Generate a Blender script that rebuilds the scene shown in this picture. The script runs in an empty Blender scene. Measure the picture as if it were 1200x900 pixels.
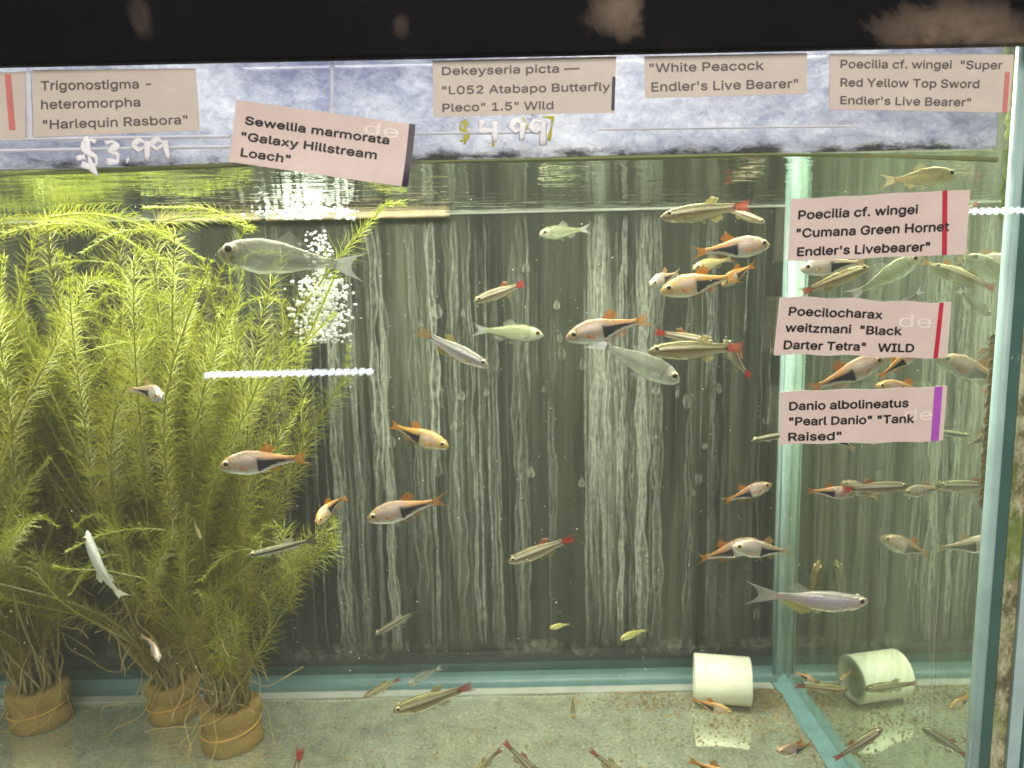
import bpy, bmesh, math, random
from mathutils import Vector, Matrix
import numpy as np

# ------------------------------------------------------------------ scene, camera, light
sc = bpy.context.scene
C = sc.collection
R = math.radians
random.seed(4)
rng = np.random.default_rng(11)

F = 873.0                      # focal length in photograph pixels (1200 wide)
PITCH, ROLL = R(8.2), R(1.2)
D1, D2 = 0.272, 0.480          # inner faces of the front and back panes
XR = 0.1812                    # inner face of the right-hand pane
XL = -0.46
CAM = Vector((0, 0, 0.276))    # floor of the tank is z = 0
fwd = Vector((0, math.cos(PITCH), -math.sin(PITCH)))
r0 = Vector((1, 0, 0)); u0 = Vector((0, math.sin(PITCH), math.cos(PITCH)))
up = u0 * math.cos(ROLL) + r0 * math.sin(ROLL)
rt = r0 * math.cos(ROLL) - u0 * math.sin(ROLL)


def at(px, py, D):
    """point of the place seen at a photograph pixel, at distance D in front of the lens"""
    d = rt * ((px - 600) / F) - up * ((py - 450) / F) + fwd
    return CAM + d * (D / d.y)


cam = bpy.data.cameras.new('camera')
co = bpy.data.objects.new('camera', cam)
C.objects.link(co)
cam.sensor_width = 36
cam.lens = 36 * F / 1200
cam.clip_start = 0.01
cam.clip_end = 50
m3 = Matrix((rt, up, -fwd)).transposed()
co.matrix_world = Matrix.Translation(CAM) @ m3.to_4x4()
sc.camera = co
cam.dof.use_dof = True
cam.dof.focus_distance = 0.305
cam.dof.aperture_fstop = 15

w = bpy.data.worlds.new('World')
sc.world = w
w.use_nodes = True
w.node_tree.nodes['Background'].inputs[0].default_value = (1.0, 0.97, 0.92, 1)
w.node_tree.nodes['Background'].inputs[1].default_value = 0.16

HAZE = 0.055
ZW = at(600, 188, D1).z        # water level


def area(name, loc, rot, sx, sy, power, col):
    l = bpy.data.lights.new(name, 'AREA')
    l.shape = 'RECTANGLE'; l.size = sx; l.size_y = sy
    l.energy = power; l.color = col
    o = bpy.data.objects.new(name, l)
    o.location = loc; o.rotation_euler = rot
    C.objects.link(o)
    return o


# the tank's own light bar under the hood, above the water
area('tank_light', (-0.10, 0.350, ZW + 0.085), (R(-2), 0, 0), 0.62, 0.09, 4.5, (1.0, 0.97, 0.86))
# the shop's ceiling light falling on the front of the glass
area('shop_light', (0.10, -0.85, 0.90), (R(62), 0, 0), 1.2, 0.5, 17.0, (1.0, 0.92, 0.86))

sc.view_settings.view_transform = 'Standard'
sc.view_settings.look = 'None'
sc.view_settings.exposure = 0.18
sc.view_settings.gamma = 1.0
cy = sc.cycles
cy.max_bounces = 10
cy.diffuse_bounces = 3
cy.glossy_bounces = 5
cy.transmission_bounces = 6
cy.transparent_max_bounces = 40
cy.sample_clamp_indirect = 0
cy.sample_clamp_direct = 0
cy.caustics_reflective = False
cy.caustics_refractive = False
cy.use_denoising = True
cy.volume_bounces = 1


# ------------------------------------------------------------------ object helpers
def tag(o, label=None, cat=None, group=None, kind=None):
    if label: o['label'] = label
    if cat: o['category'] = cat
    if group: o['group'] = group
    if kind: o['kind'] = kind
    return o


def link(name, me, parent=None):
    o = bpy.data.objects.new(name, me)
    C.objects.link(o)
    if parent is not None: o.parent = parent
    return o


def empty(name, loc=(0, 0, 0)):
    o = bpy.data.objects.new(name, None)
    o.empty_display_size = 0.01
    o.location = loc
    C.objects.link(o)
    return o


def meshdata(name, verts, faces, mats, midx=None, smooth=False, attrs=None):
    me = bpy.data.meshes.new(name)
    me.from_pydata([tuple(v) for v in verts], [], faces)
    for m in (mats if isinstance(mats, (list, tuple)) else [mats]):
        me.materials.append(m)
    if midx is not None: me.polygons.foreach_set('material_index', midx)
    if smooth: me.polygons.foreach_set('use_smooth', [True] * len(me.polygons))
    for k, (typ, vals) in (attrs or {}).items():
        a = me.attributes.new(k, typ, 'POINT')
        if typ == 'FLOAT': a.data.foreach_set('value', np.asarray(vals, dtype=np.float32))
        else: a.data.foreach_set('color', np.asarray(vals, dtype=np.float32).ravel())
    me.update()
    return me


class MB:
    def __init__(s): s.v = []; s.f = []

    def box(s, x0, x1, y0, y1, z0, z1):
        b = len(s.v)
        s.v += [(x, y, z) for z in (z0, z1) for y in (y0, y1) for x in (x0, x1)]
        s.f += [tuple(b + i for i in q) for q in ((0, 2, 3, 1), (4, 5, 7, 6), (0, 1, 5, 4), (2, 6, 7, 3), (0, 4, 6, 2), (1, 3, 7, 5))]
        return s

    def tube(s, pts, rad, n=6, cap=True):
        pts = [Vector(p) for p in pts]
        b = len(s.v)
        t0 = (pts[1] - pts[0]).normalized()
        ref = Vector((0, 0, 1)) if abs(t0.z) < 0.9 else Vector((1, 0, 0))
        a = t0.cross(ref).normalized()
        N = len(pts)
        for i, p in enumerate(pts):
            t = (pts[min(i + 1, N - 1)] - pts[max(i - 1, 0)])
            t = t.normalized() if t.length > 1e-9 else t0
            a = (a - t * a.dot(t)).normalized()
            c = t.cross(a)
            r = rad(i / (N - 1)) if callable(rad) else rad
            for k in range(n):
                q = 2 * math.pi * k / n
                s.v.append(tuple(p + (a * math.cos(q) + c * math.sin(q)) * r))
        for i in range(N - 1):
            for k in range(n):
                k2 = (k + 1) % n
                s.f.append((b + i * n + k, b + i * n + k2, b + (i + 1) * n + k2, b + (i + 1) * n + k))
        if cap:
            s.f.append(tuple(b + k for k in reversed(range(n))))
            s.f.append(tuple(b + (N - 1) * n + k for k in range(n)))
        return s

    def build(s, name, mat, parent=None, smooth=False):
        return link(name, meshdata(name, s.v, s.f, mat, smooth=smooth), parent)


def bevel(o, wd, seg=2):
    b = o.modifiers.new('bevel', 'BEVEL'); b.width = wd; b.segments = seg
    return o


# ------------------------------------------------------------------ material helpers
class NT:
    def __init__(s, name):
        s.m = bpy.data.materials.new(name); s.m.use_nodes = True
        s.t = s.m.node_tree
        s.out = s.t.nodes['Material Output']
        s.b = s.t.nodes['Principled BSDF']

    def n(s, typ, **kw):
        nd = s.t.nodes.new('ShaderNode' + typ)
        for k, v in kw.items():
            if k.startswith('i_'): s.set(nd.inputs[k[2:].replace('_', ' ')], v)
            else: setattr(nd, k, v)
        return nd

    def set(s, sock, v):
        if isinstance(v, bpy.types.NodeSocket): s.t.links.new(v, sock)
        elif isinstance(v, (tuple, list)) and len(v) == 3 and sock.type == 'RGBA': sock.default_value = (*v, 1)
        else: sock.default_value = v

    def coord(s, scale=(1, 1, 1), loc=(0, 0, 0), kind='Object'):
        tc = s.n('TexCoord')
        mp = s.n('Mapping'); mp.inputs['Scale'].default_value = scale; mp.inputs['Location'].default_value = loc
        s.t.links.new(tc.outputs[kind], mp.inputs['Vector'])
        return mp.outputs[0]

    def noise(s, vec, scale, detail=4, rough=0.6, dist=0.0):
        nd = s.n('TexNoise'); s.set(nd.inputs['Vector'], vec)
        nd.inputs['Scale'].default_value = scale; nd.inputs['Detail'].default_value = detail
        nd.inputs['Roughness'].default_value = rough; nd.inputs['Distortion'].default_value = dist
        return nd.outputs[0]

    def ramp(s, fac, stops):
        nd = s.n('ValToRGB'); e = nd.color_ramp.elements
        while len(e) < len(stops): e.new(0.5)
        for el, (p, c) in zip(e, stops):
            el.position = p
            el.color = (c, c, c, 1) if isinstance(c, (int, float)) else (*c, 1)
        s.set(nd.inputs[0], fac)
        return nd.outputs[0]

    def math(s, op, a, b=0.0, clamp=False):
        nd = s.n('Math', operation=op, use_clamp=clamp); s.set(nd.inputs[0], a); s.set(nd.inputs[1], b)
        return nd.outputs[0]

    def mix(s, fac, a, b):
        nd = s.n('MixRGB'); s.set(nd.inputs[0], fac); s.set(nd.inputs[1], a); s.set(nd.inputs[2], b)
        return nd.outputs[0]

    def mixs(s, fac, a, b):
        nd = s.n('MixShader'); s.set(nd.inputs[0], fac)
        s.t.links.new(a, nd.inputs[1]); s.t.links.new(b, nd.inputs[2])
        return nd.outputs[0]

    def bump(s, h, strength=0.3, dist=0.001):
        nd = s.n('Bump'); nd.inputs['Strength'].default_value = strength; nd.inputs['Distance'].default_value = dist
        s.set(nd.inputs['Height'], h)
        return nd.outputs[0]

    def surf(s, sh): s.t.links.new(sh, s.out.inputs[0]); return s.m

    def sh(s, typ, **kw): return s.n('Bsdf' + typ, **kw).outputs[0]

    def attr(s, name, col=True):
        nd = s.n('Attribute', attribute_name=name)
        return nd.outputs['Color' if col else 'Fac']


def plain(name, col, rough=0.5, spec=0.4, trans=None, vary=0.12, vscale=60):
    t = NT(name)
    n = t.noise(t.coord(), vscale, 3)
    f = t.ramp(n, [(0.3, 1 - vary * 2), (0.7, 1 + 0.0)])
    mul = t.n('MixRGB', blend_type='MULTIPLY'); mul.inputs[0].default_value = 1
    mul.inputs[1].default_value = (*col, 1); t.set(mul.inputs[2], f)
    t.set(t.b.inputs['Base Color'], mul.outputs[0])
    t.b.inputs['Roughness'].default_value = rough
    t.b.inputs['Specular IOR Level'].default_value = spec
    return t.m


# --- glass and water
def mat_front():
    t = NT('clear_glass')
    sm = t.ramp(t.noise(t.coord((1, 1, 0.6)), 14, 5, 0.65), [(0.5, 0.0), (0.8, 0.012)])
    base = t.mixs(0.05, t.sh('Transparent', i_Color=(0.97, 1, 0.98)), t.sh('Glossy', i_Color=(1, 1, 1), i_Roughness=0.0))
    return t.surf(t.mixs(sm, base, t.sh('Diffuse', i_Color=(0.6, 0.62, 0.58))))


def mat_water():
    t = NT('water_surface')
    v = t.coord((1, 2.2, 1))
    b = t.bump(t.noise(v, 42, 3, 0.5, 0.4), 0.35, 0.002)
    lw = t.n('LayerWeight'); lw.inputs['Blend'].default_value = 0.5
    fac = t.ramp(lw.outputs['Facing'], [(0.3, 0.04), (0.72, 0.86)])
    tr = t.sh('Transparent', i_Color=(0.98, 1, 0.97))
    gl = t.sh('Glossy', i_Color=(0.86, 0.92, 0.84), i_Roughness=0.02, i_Normal=b)
    return t.surf(t.mixs(fac, tr, gl))


def mat_side():
    t = NT('side_glass')
    v = t.coord((1, 1, 0.08))
    g = t.ramp(t.noise(v, 95, 5, 0.65, 0.3), [(0.38, 0.12), (0.72, 0.42)])
    gl = t.sh('Glossy', i_Color=(0.80, 0.90, 0.80), i_Roughness=0.012)
    df = t.sh('Diffuse', i_Color=(0.26, 0.29, 0.20))
    return t.surf(t.mixs(g, gl, df))


def mat_back():
    t = NT('grimy_back_glass')
    big = t.ramp(t.noise(t.coord((1, 1, 0.35)), 9, 3, 0.5), [(0.33, 0.0), (0.68, 1.0)])
    st = t.noise(t.coord((1, 1, 0.035)), 170, 6, 0.7, 0.25)
    st2 = t.noise(t.coord((1, 1, 0.05), (3, 0, 0)), 52, 5, 0.6, 0.3)
    s = t.ramp(st, [(0.42, 0.0), (0.66, 1.0)])
    s2 = t.ramp(st2, [(0.44, 0.0), (0.64, 1.0)])
    f = t.math('MULTIPLY', t.math('ADD', t.math('MULTIPLY', s, 0.45), t.math('MULTIPLY', s2, 0.6)), t.math('ADD', t.math('MULTIPLY', big, 0.75), 0.2), True)
    col = t.mix(f, (0.009, 0.011, 0.008), (0.12, 0.127, 0.086))
    t.set(t.b.inputs['Base Color'], col)
    t.b.inputs['Roughness'].default_value = 0.55
    t.b.inputs['Specular IOR Level'].default_value = 0.25
    return t.m


def mat_floor_glass():
    t = NT('floor_glass')
    gl = t.sh('Glossy', i_Color=(0.85, 0.90, 0.80), i_Roughness=0.02)
    df = t.sh('Diffuse', i_Color=(0.05, 0.06, 0.045))
    return t.surf(t.mixs(0.18, gl, df))


def mat_silt():
    t = NT('floor_silt')
    v = t.coord()
    fine = t.noise(v, 520, 5, 0.75)
    mid = t.noise(v, 60, 5, 0.65, 0.5)
    big = t.ramp(t.noise(v, 17, 3, 0.5), [(0.35, 0.0), (0.65, 1.0)])
    c1 = t.mix(t.ramp(fine, [(0.35, 0.0), (0.7, 1.0)]), (0.33, 0.36, 0.25), (0.58, 0.62, 0.46))
    c2 = t.mix(t.math('MULTIPLY', big, 0.28), c1, (0.40, 0.34, 0.15))
    sp = t.ramp(fine, [(0.59, 0.0), (0.67, 1.0)])
    col = t.mix(sp, c2, (0.85, 0.84, 0.68))
    t.set(t.b.inputs['Base Color'], col)
    t.b.inputs['Roughness'].default_value = 0.5
    t.set(t.b.inputs['Normal'], t.bump(fine, 0.4, 0.001))
    a = t.ramp(t.math('ADD', t.math('MULTIPLY', mid, 0.6), t.math('MULTIPLY', fine, 0.4)), [(0.36, 0.34), (0.64, 0.68)])
    return t.surf(t.mixs(a, t.sh('Glossy', i_Color=(0.86, 0.90, 0.78), i_Roughness=0.05), t.b.outputs[0]))


def mat_strip():
    t = NT('frosted_brace')
    v = t.coord((1, 1, 1.6))
    n = t.noise(v, 130, 8, 0.78, 0.35)
    big = t.noise(t.coord(), 12, 2, 0.5)
    wisp = t.ramp(t.math('ADD', t.math('MULTIPLY', n, 0.7), t.math('MULTIPLY', big, 0.35)), [(0.40, 0.0), (0.66, 1.0)])
    col = t.mix(wisp, (0.34, 0.35, 0.49), (0.92, 0.91, 0.96))
    # dark tide line where the brace meets the water
    sep = t.n('SeparateXYZ'); t.set(sep.inputs[0], t.coord())
    h = t.math('SUBTRACT', sep.outputs[2], ZW)
    h2 = t.math('ADD', h, t.math('MULTIPLY', t.math('SUBTRACT', n, 0.5), 0.006))
    band = t.math('MULTIPLY', t.ramp(t.math('MULTIPLY', h2, 100), [(0.22, 1.0), (0.44, 0.0)]), t.ramp(t.noise(t.coord((1, 1, 3)), 60, 5, 0.7), [(0.42, 0.0), (0.56, 1.0)]))
    col = t.mix(band, col, (0.025, 0.028, 0.03))
    bp = t.bump(n, 0.6, 0.002)
    df = t.sh('Diffuse', i_Color=col, i_Normal=bp)
    tl = t.sh('Translucent', i_Color=col, i_Normal=bp)
    gl = t.sh('Glossy', i_Color=(1, 1, 1), i_Roughness=0.25, i_Normal=bp)
    return t.surf(t.mixs(0.08, t.mixs(0.6, df, tl), gl))


def mat_rim():
    t = NT('black_rim_plastic')
    v = t.coord()
    n = t.noise(v, 55, 6, 0.65, 0.6)
    dust = t.ramp(t.noise(v, 26, 4, 0.6), [(0.6, 0.0), (0.85, 0.05)])
    tc = t.n('TexCoord')

    def blot(px, py, rx, rz):
        p = at(px, py, 0.2612)
        mp = t.n('Mapping', vector_type='TEXTURE'); mp.inputs['Location'].default_value = p; mp.inputs['Scale'].default_value = (rx, 0.2, rz)
        t.t.links.new(tc.outputs['Object'], mp.inputs[0])
        ln = t.n('VectorMath', operation='LENGTH'); t.t.links.new(mp.outputs[0], ln.inputs[0])
        return t.ramp(t.math('ADD', ln.outputs['Value'], t.math('MULTIPLY', t.math('SUBTRACT', n, 0.5), 2.6)), [(0.35, 1.0), (1.0, 0.0)])

    m = t.math('MAXIMUM', t.math('MAXIMUM', blot(1120, 35, 0.030, 0.010), blot(728, 12, 0.012, 0.011)), t.math('MULTIPLY', blot(1185, 55, 0.02, 0.009), 0.8))
    m = t.math('MAXIMUM', m, t.math('MULTIPLY', t.math('MAXIMUM', blot(165, 20, 0.004, 0.008), blot(470, 30, 0.003, 0.004)), 0.35))
    f = t.math('MAXIMUM', t.math('MULTIPLY', m, t.ramp(n, [(0.3, 0.25), (0.65, 1.0)])), dust)
    t.set(t.b.inputs['Base Color'], t.mix(f, (0.003, 0.003, 0.006), (0.20, 0.15, 0.11)))
    t.b.inputs['Roughness'].default_value = 0.6
    t.b.inputs['Specular IOR Level'].default_value = 0.04
    return t.m


def mat_paper(name, col):
    t = NT(name)
    v = t.coord()
    n = t.noise(v, 45, 4, 0.6)
    f = t.noise(v, 900, 3, 0.6)
    c = t.mix(t.ramp(n, [(0.35, 0.0), (0.7, 1.0)]), tuple(x * 0.86 for x in col), col)
    t.set(t.b.inputs['Base Color'], c)
    t.b.inputs['Roughness'].default_value = 0.45
    t.b.inputs['Specular IOR Level'].default_value = 0.3
    t.set(t.b.inputs['Normal'], t.bump(t.math('ADD', n, t.math('MULTIPLY', f, 0.06)), 0.5, 0.001))
    return t.m


def mat_silicone():
    t = NT('aqua_silicone')
    n = t.noise(t.coord((1, 1, 0.12)), 240, 4, 0.6)
    t.set(t.b.inputs['Base Color'], t.mix(t.ramp(n, [(0.35, 0.0), (0.65, 1.0)]), (0.30, 0.47, 0.41), (0.62, 0.78, 0.69)))
    t.b.inputs['Roughness'].default_value = 0.3
    return t.m


def mat_leaf():
    t = NT('waterweed_leaf')
    col = t.attr('tint')
    df = t.sh('Diffuse', i_Color=col); tl = t.sh('Translucent', i_Color=col)
    gl = t.sh('Glossy', i_Color=(1, 1, 0.9), i_Roughness=0.35)
    return t.surf(t.mixs(0.06, t.mixs(0.45, df, tl), gl))


def mat_fish(name, rough, metal, alpha=1.0):
    t = NT(name)
    col = t.attr('tint')
    n = t.noise(t.coord(), 40, 3, 0.6)
    vor = t.n('TexVoronoi'); t.set(vor.inputs['Vector'], t.coord((1, 0.4, 1.2))); vor.inputs['Scale'].default_value = 62
    f = t.ramp(n, [(0.3, 0.82), (0.7, 1.0)])
    mul = t.n('MixRGB', blend_type='MULTIPLY'); mul.inputs[0].default_value = 1
    t.set(mul.inputs[1], col); t.set(mul.inputs[2], f)
    t.set(t.b.inputs['Base Color'], mul.outputs[0])
    t.b.inputs['Roughness'].default_value = rough
    t.b.inputs['Metallic'].default_value = metal
    t.b.inputs['Specular IOR Level'].default_value = 0.6
    t.b.inputs['Subsurface Weight'].default_value = 0.15
    t.b.inputs['Subsurface Scale'].default_value = 0.002
    t.set(t.b.inputs['Normal'], t.bump(vor.outputs['Distance'], 0.12, 0.003))
    if alpha < 1: return t.surf(t.mixs(t.ramp(mul.outputs[0], [(0.04, 1.0), (0.16, alpha)]), t.sh('Transparent', i_Color=(0.95, 1, 0.93)), t.b.outputs[0]))
    return t.m


def mat_fin(name):
    t = NT(name)
    col = t.attr('tint')
    a = t.attr('alpha', False)
    df = t.sh('Diffuse', i_Color=col); tl = t.sh('Translucent', i_Color=col)
    return t.surf(t.mixs(a, t.sh('Transparent', i_Color=(1, 1, 1)), t.mixs(0.45, df, tl)))


def mat_streak():
    t = NT('lime_streak')
    e = t.attr('edge', False); al = t.attr('alpha', False)
    n = t.noise(t.coord((1, 1, 0.5)), 500, 4, 0.7)
    rim = t.math('POWER', e, 3.0)
    a = t.math('MULTIPLY', t.math('ADD', t.math('MULTIPLY', rim, 0.6), t.ramp(n, [(0.4, 0.02), (0.72, 0.42)])), al, True)
    return t.surf(t.mixs(a, t.sh('Transparent', i_Color=(1, 1, 1)), t.sh('Diffuse', i_Color=(0.50, 0.52, 0.42))))


def mat_bubble():
    t = NT('air_bubble')
    lw = t.n('LayerWeight'); lw.inputs['Blend'].default_value = 0.35
    f = t.ramp(lw.outputs['Facing'], [(0.0, 0.60), (0.4, 1.0)])
    g = t.mixs(0.75, t.sh('Glossy', i_Color=(1, 1, 1), i_Roughness=0.25), t.mixs(0.5, t.sh('Translucent', i_Color=(1, 1, 1)), t.sh('Diffuse', i_Color=(1, 1, 1))))
    return t.surf(t.mixs(f, t.sh('Transparent', i_Color=(1, 1, 1)), g))


def mat_algae():
    t = NT('brown_algae')
    n = t.noise(t.coord(), 190, 5, 0.7)
    t.set(t.b.inputs['Base Color'], t.mix(n, (0.045, 0.032, 0.014), (0.17, 0.13, 0.05)))
    t.b.inputs['Roughness'].default_value = 0.8
    return t.m


def mat_sponge():
    t = NT('tan_foam')
    v = t.coord()
    n = t.noise(v, 420, 5, 0.75)
    b = t.noise(v, 50, 3, 0.5)
    t.set(t.b.inputs['Base Color'], t.mix(b, (0.27, 0.18, 0.055), (0.44, 0.31, 0.10)))
    t.b.inputs['Roughness'].default_value = 0.9
    t.b.inputs['Specular IOR Level'].default_value = 0.1
    t.set(t.b.inputs['Normal'], t.bump(n, 0.7, 0.002))
    return t.m


def mat_pipe():
    t = NT('white_plastic_pipe')
    v = t.coord()
    n = t.noise(v, 70, 5, 0.7)
    sp = t.ramp(t.noise(v, 330, 3, 0.6), [(0.69, 0.0), (0.73, 0.8)])
    c = t.mix(t.ramp(n, [(0.4, 0.0), (0.75, 1.0)]), (0.86, 0.86, 0.68), (0.74, 0.72, 0.48))
    t.set(t.b.inputs['Base Color'], t.mix(sp, c, (0.30, 0.25, 0.12)))
    t.b.inputs['Roughness'].default_value = 0.5
    return t.m


def mat_moss():
    t = NT('mossy_gap')
    n = t.noise(t.coord((1, 1, 0.6)), 210, 5, 0.75)
    b = t.noise(t.coord((1, 1, 0.6), (2, 1, 0)), 60, 4, 0.6)
    c = t.mix(t.ramp(n, [(0.40, 0.0), (0.62, 1.0)]), (0.12, 0.10, 0.04), (0.58, 0.54, 0.34))
    t.set(t.b.inputs['Base Color'], t.mix(t.ramp(b, [(0.5, 0.0), (0.66, 0.7)]), c, (0.16, 0.24, 0.03)))
    t.b.inputs['Roughness'].default_value = 0.9
    return t.m


MAT = dict(
    front=mat_front(), water=mat_water(), side=mat_side(), back=mat_back(), floorg=mat_floor_glass(), silt=mat_silt(),
    strip=mat_strip(), rim=mat_rim(), sil=mat_silicone(), leaf=mat_leaf(), streak=mat_streak(), bubble=mat_bubble(),
    algae=mat_algae(), sponge=mat_sponge(), pipe=mat_pipe(), moss=mat_moss(),
    paper=mat_paper('cream_paper', (0.60, 0.53, 0.46)), pink=mat_paper('pink_paper', (0.68, 0.565, 0.51)),
    ink=plain('black_print', (0.016, 0.014, 0.016), 0.5, 0.3), ink2=plain('faded_print', (0.12, 0.105, 0.10), 0.5, 0.3),
    red=plain('red_stripe', (0.52, 0.02, 0.05), 0.4), pale_red=plain('faded_red_stripe', (0.62, 0.19, 0.18), 0.5),
    purple=plain('purple_stripe', (0.42, 0.09, 0.50), 0.4), dark=plain('black_stripe', (0.02, 0.012, 0.03), 0.4),
    ghost=plain('pale_print', (0.85, 0.75, 0.70), 0.5),
    chalk=plain('white_paint_pen', (0.92, 0.92, 0.94), 0.6), yellow=plain('yellow_paint_pen', (0.55, 0.50, 0.06), 0.6),
    tealdark=plain('glass_edge_green', (0.055, 0.14, 0.125), 0.25, 0.6), tealband=plain('teal_sealant', (0.10, 0.185, 0.175), 0.35),
    palegreen=plain('pale_edge', (0.42, 0.58, 0.56), 0.35), trim=plain('dark_trim', (0.022, 0.028, 0.022), 0.5),
    olive=plain('olive_tide_line', (0.26, 0.27, 0.10), 0.5), stick=plain('beige_cane', (0.74, 0.56, 0.36), 0.5, 0.3, vary=0.2, vscale=120),
    band=plain('rubber_band', (0.62, 0.36, 0.07), 0.5), eye_iris=plain('iris', (0.55, 0.44, 0.25), 0.15, 0.8), pupil=plain('pupil_black', (0.004, 0.004, 0.005), 0.1, 0.8),
    root=plain('pale_root', (0.50, 0.38, 0.14), 0.7), grain=plain('gold_grain', (0.42, 0.32, 0.13), 0.7, vary=0.3, vscale=300),
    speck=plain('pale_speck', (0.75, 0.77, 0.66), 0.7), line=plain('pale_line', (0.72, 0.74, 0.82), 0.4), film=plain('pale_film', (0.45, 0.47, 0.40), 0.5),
)

# ------------------------------------------------------------------ the aquarium (one thing) and its parts
tank = empty('aquarium', (0, (D1 + D2) / 2, 0))
tag(tank, 'glass aquarium with black top rim and grimy streaked back pane', 'aquarium')
tinv = Matrix.Translation(-tank.location)


def part(mb, name, mat, smooth=False, parent=tank):
    o = mb.build(name, mat, None, smooth)
    o.parent = parent
    o.matrix_parent_inverse = Matrix.Translation(-parent.location)
    return o


ZT = at(600, 68, 0.2656).z          # bottom edge of the black rim
part(MB().box(XL, XR + 0.0062, D1 - 0.006, D1, -0.02, ZT + 0.05), 'front_pane', MAT['front'])
part(MB().box(XL, XR + 0.0062, D2, D2 + 0.006, -0.02, ZT + 0.12), 'back_pane', MAT['back'])
part(MB().box(XR, XR + 0.006, D1 + 0.0004, D2 - 0.0004, -0.012, ZT + 0.05), 'side_pane', MAT['side'])
edge = MB().box(XR + 0.0003, XR + 0.0061, D1 + 0.0001, D1 + 0.0003, -0.011, ZT + 0.049)
part(edge, 'pane_edge', MAT['tealdark'])
part(MB().box(XL, XR - 0.0003, D1 + 0.0004, D2 - 0.0004, -0.018, -0.009), 'floor_pane', MAT['floorg'])
rim = part(MB().box(XL, XR + 0.12, 0.2612, 0.2656, ZT, ZT + 0.16), 'top_rim', MAT['rim'])
bevel(rim, 0.0008)
part(MB().box(XL, XR + 0.02, 0.270, D2 + 0.05, ZT + 0.121, ZT + 0.126), 'hood', MAT['rim'])

# frosted brace above the water
xs_r = at(1168, 130, D1 + 0.002).x
strip = part(MB().box(XL + 0.01, xs_r, D1 + 0.001, D1 + 0.004, ZW + 0.0012, ZT + 0.04), 'frosted_brace', MAT['strip'])
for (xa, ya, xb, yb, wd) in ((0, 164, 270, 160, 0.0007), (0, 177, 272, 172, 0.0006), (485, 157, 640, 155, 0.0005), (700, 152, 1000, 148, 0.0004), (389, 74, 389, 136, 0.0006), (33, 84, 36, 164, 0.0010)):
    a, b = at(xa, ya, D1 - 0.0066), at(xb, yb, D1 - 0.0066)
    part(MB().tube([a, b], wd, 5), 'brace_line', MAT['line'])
# olive tide line on the front glass
pts = [at(x, y, D1 + 0.0018) for x, y in ((-60, 207), (0, 205), (150, 199), (300, 192), (480, 190), (600, 188), (760, 184), (900, 181), (1040, 183), (1168, 187))]
part(MB().tube(pts, lambda f: 0.0008 + 0.0003 * math.sin(f * 40), 6), 'tide_line', MAT['olive'], True)
# pale film on the back pane at the water line
part(MB().tube([(XL, D2 - 0.0006, ZW - 0.0005), (-0.1, D2 - 0.0006, ZW - 0.0009), (XR, D2 - 0.0006, ZW - 0.0004)], 0.0006, 5), 'water_film', MAT['film'])
# sealant: back corner, front corner, floor seams


def bead(pts, rad, name, mat, parent=tank):
    return part(MB().tube(pts, rad, 10), name, mat, True, parent)


bead([(XR - 0.001, D2 - 0.001, -0.008), (XR - 0.001, D2 - 0.001, ZT + 0.03)], 0.0062, 'corner_sealant', MAT['sil'])
bead([(XR - 0.0066, D2 - 0.0052, 0.0), (XR - 0.0066, D2 - 0.0052, ZW)], 0.0006, 'sealant_ridge', MAT['palegreen'])
bead([(XR - 0.0002, D1 + 0.0012, -0.008), (XR - 0.0002, D1 + 0.0012, ZT + 0.03)], 0.0025, 'front_sealant', MAT['palegreen'])
sw = MB(); n0 = 40
for i in range(n0 + 1):
    y = D1 + 0.001 + (D2 - D1 - 0.002) * i / n0
    wv = 0.0092 + 0.0004 * math.sin(i * 0.7)
    sw.v += [(XR - wv, y, 0.0009), (XR - 0.003, y, 0.0020), (XR - 0.0001, y, 0.0050)]
for i in range(n0):
    for k in range(2):
        a = i * 3 + k
        sw.f.append((a, a + 1, a + 4, a + 3))
part(sw, 'side_seam', plain('floor_sealant', (0.20, 0.36, 0.35), 0.3, vary=0.15, vscale=90), True)
# bottom trim seen through the back glass: shade gradient painted from dark groove down to teal sealant, pale floor edge
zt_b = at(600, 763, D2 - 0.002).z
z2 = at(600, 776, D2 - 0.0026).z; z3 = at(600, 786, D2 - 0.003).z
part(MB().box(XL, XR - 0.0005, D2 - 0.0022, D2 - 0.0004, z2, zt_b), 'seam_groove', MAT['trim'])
part(MB().box(XL, XR - 0.0005, D2 - 0.0027, D2 - 0.0004, z3, z2 - 0.0001), 'seam_shade_step', plain('shaded_sealant', (0.03, 0.068, 0.062), 0.35))  # darker copy of the teal sealant, shade put into its colour
tb = MB()
prof = [(0.0028, z3 - 0.0001), (0.0032, z3 * .7), (0.0046, z3 * .42), (0.0075, z3 * .2), (0.0112, 0.0014)]
for x in (XL, XR - 0.0006):
    tb.v += [(x, D2 - a, z) for a, z in prof]
tb.f = [(i, i + 1, i + 6, i + 5) for i in range(4)]
part(tb, 'back_seam', MAT['tealband'], True)
part(MB().box(XL, XR - 0.011, D2 - 0.0185, D2 - 0.0112, 0.0004, 0.0013), 'floor_edge', MAT['film'])

# lime streaks running down the inside of the back pane: one part
sv, sf, se, sa = [], [], [], []


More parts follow.
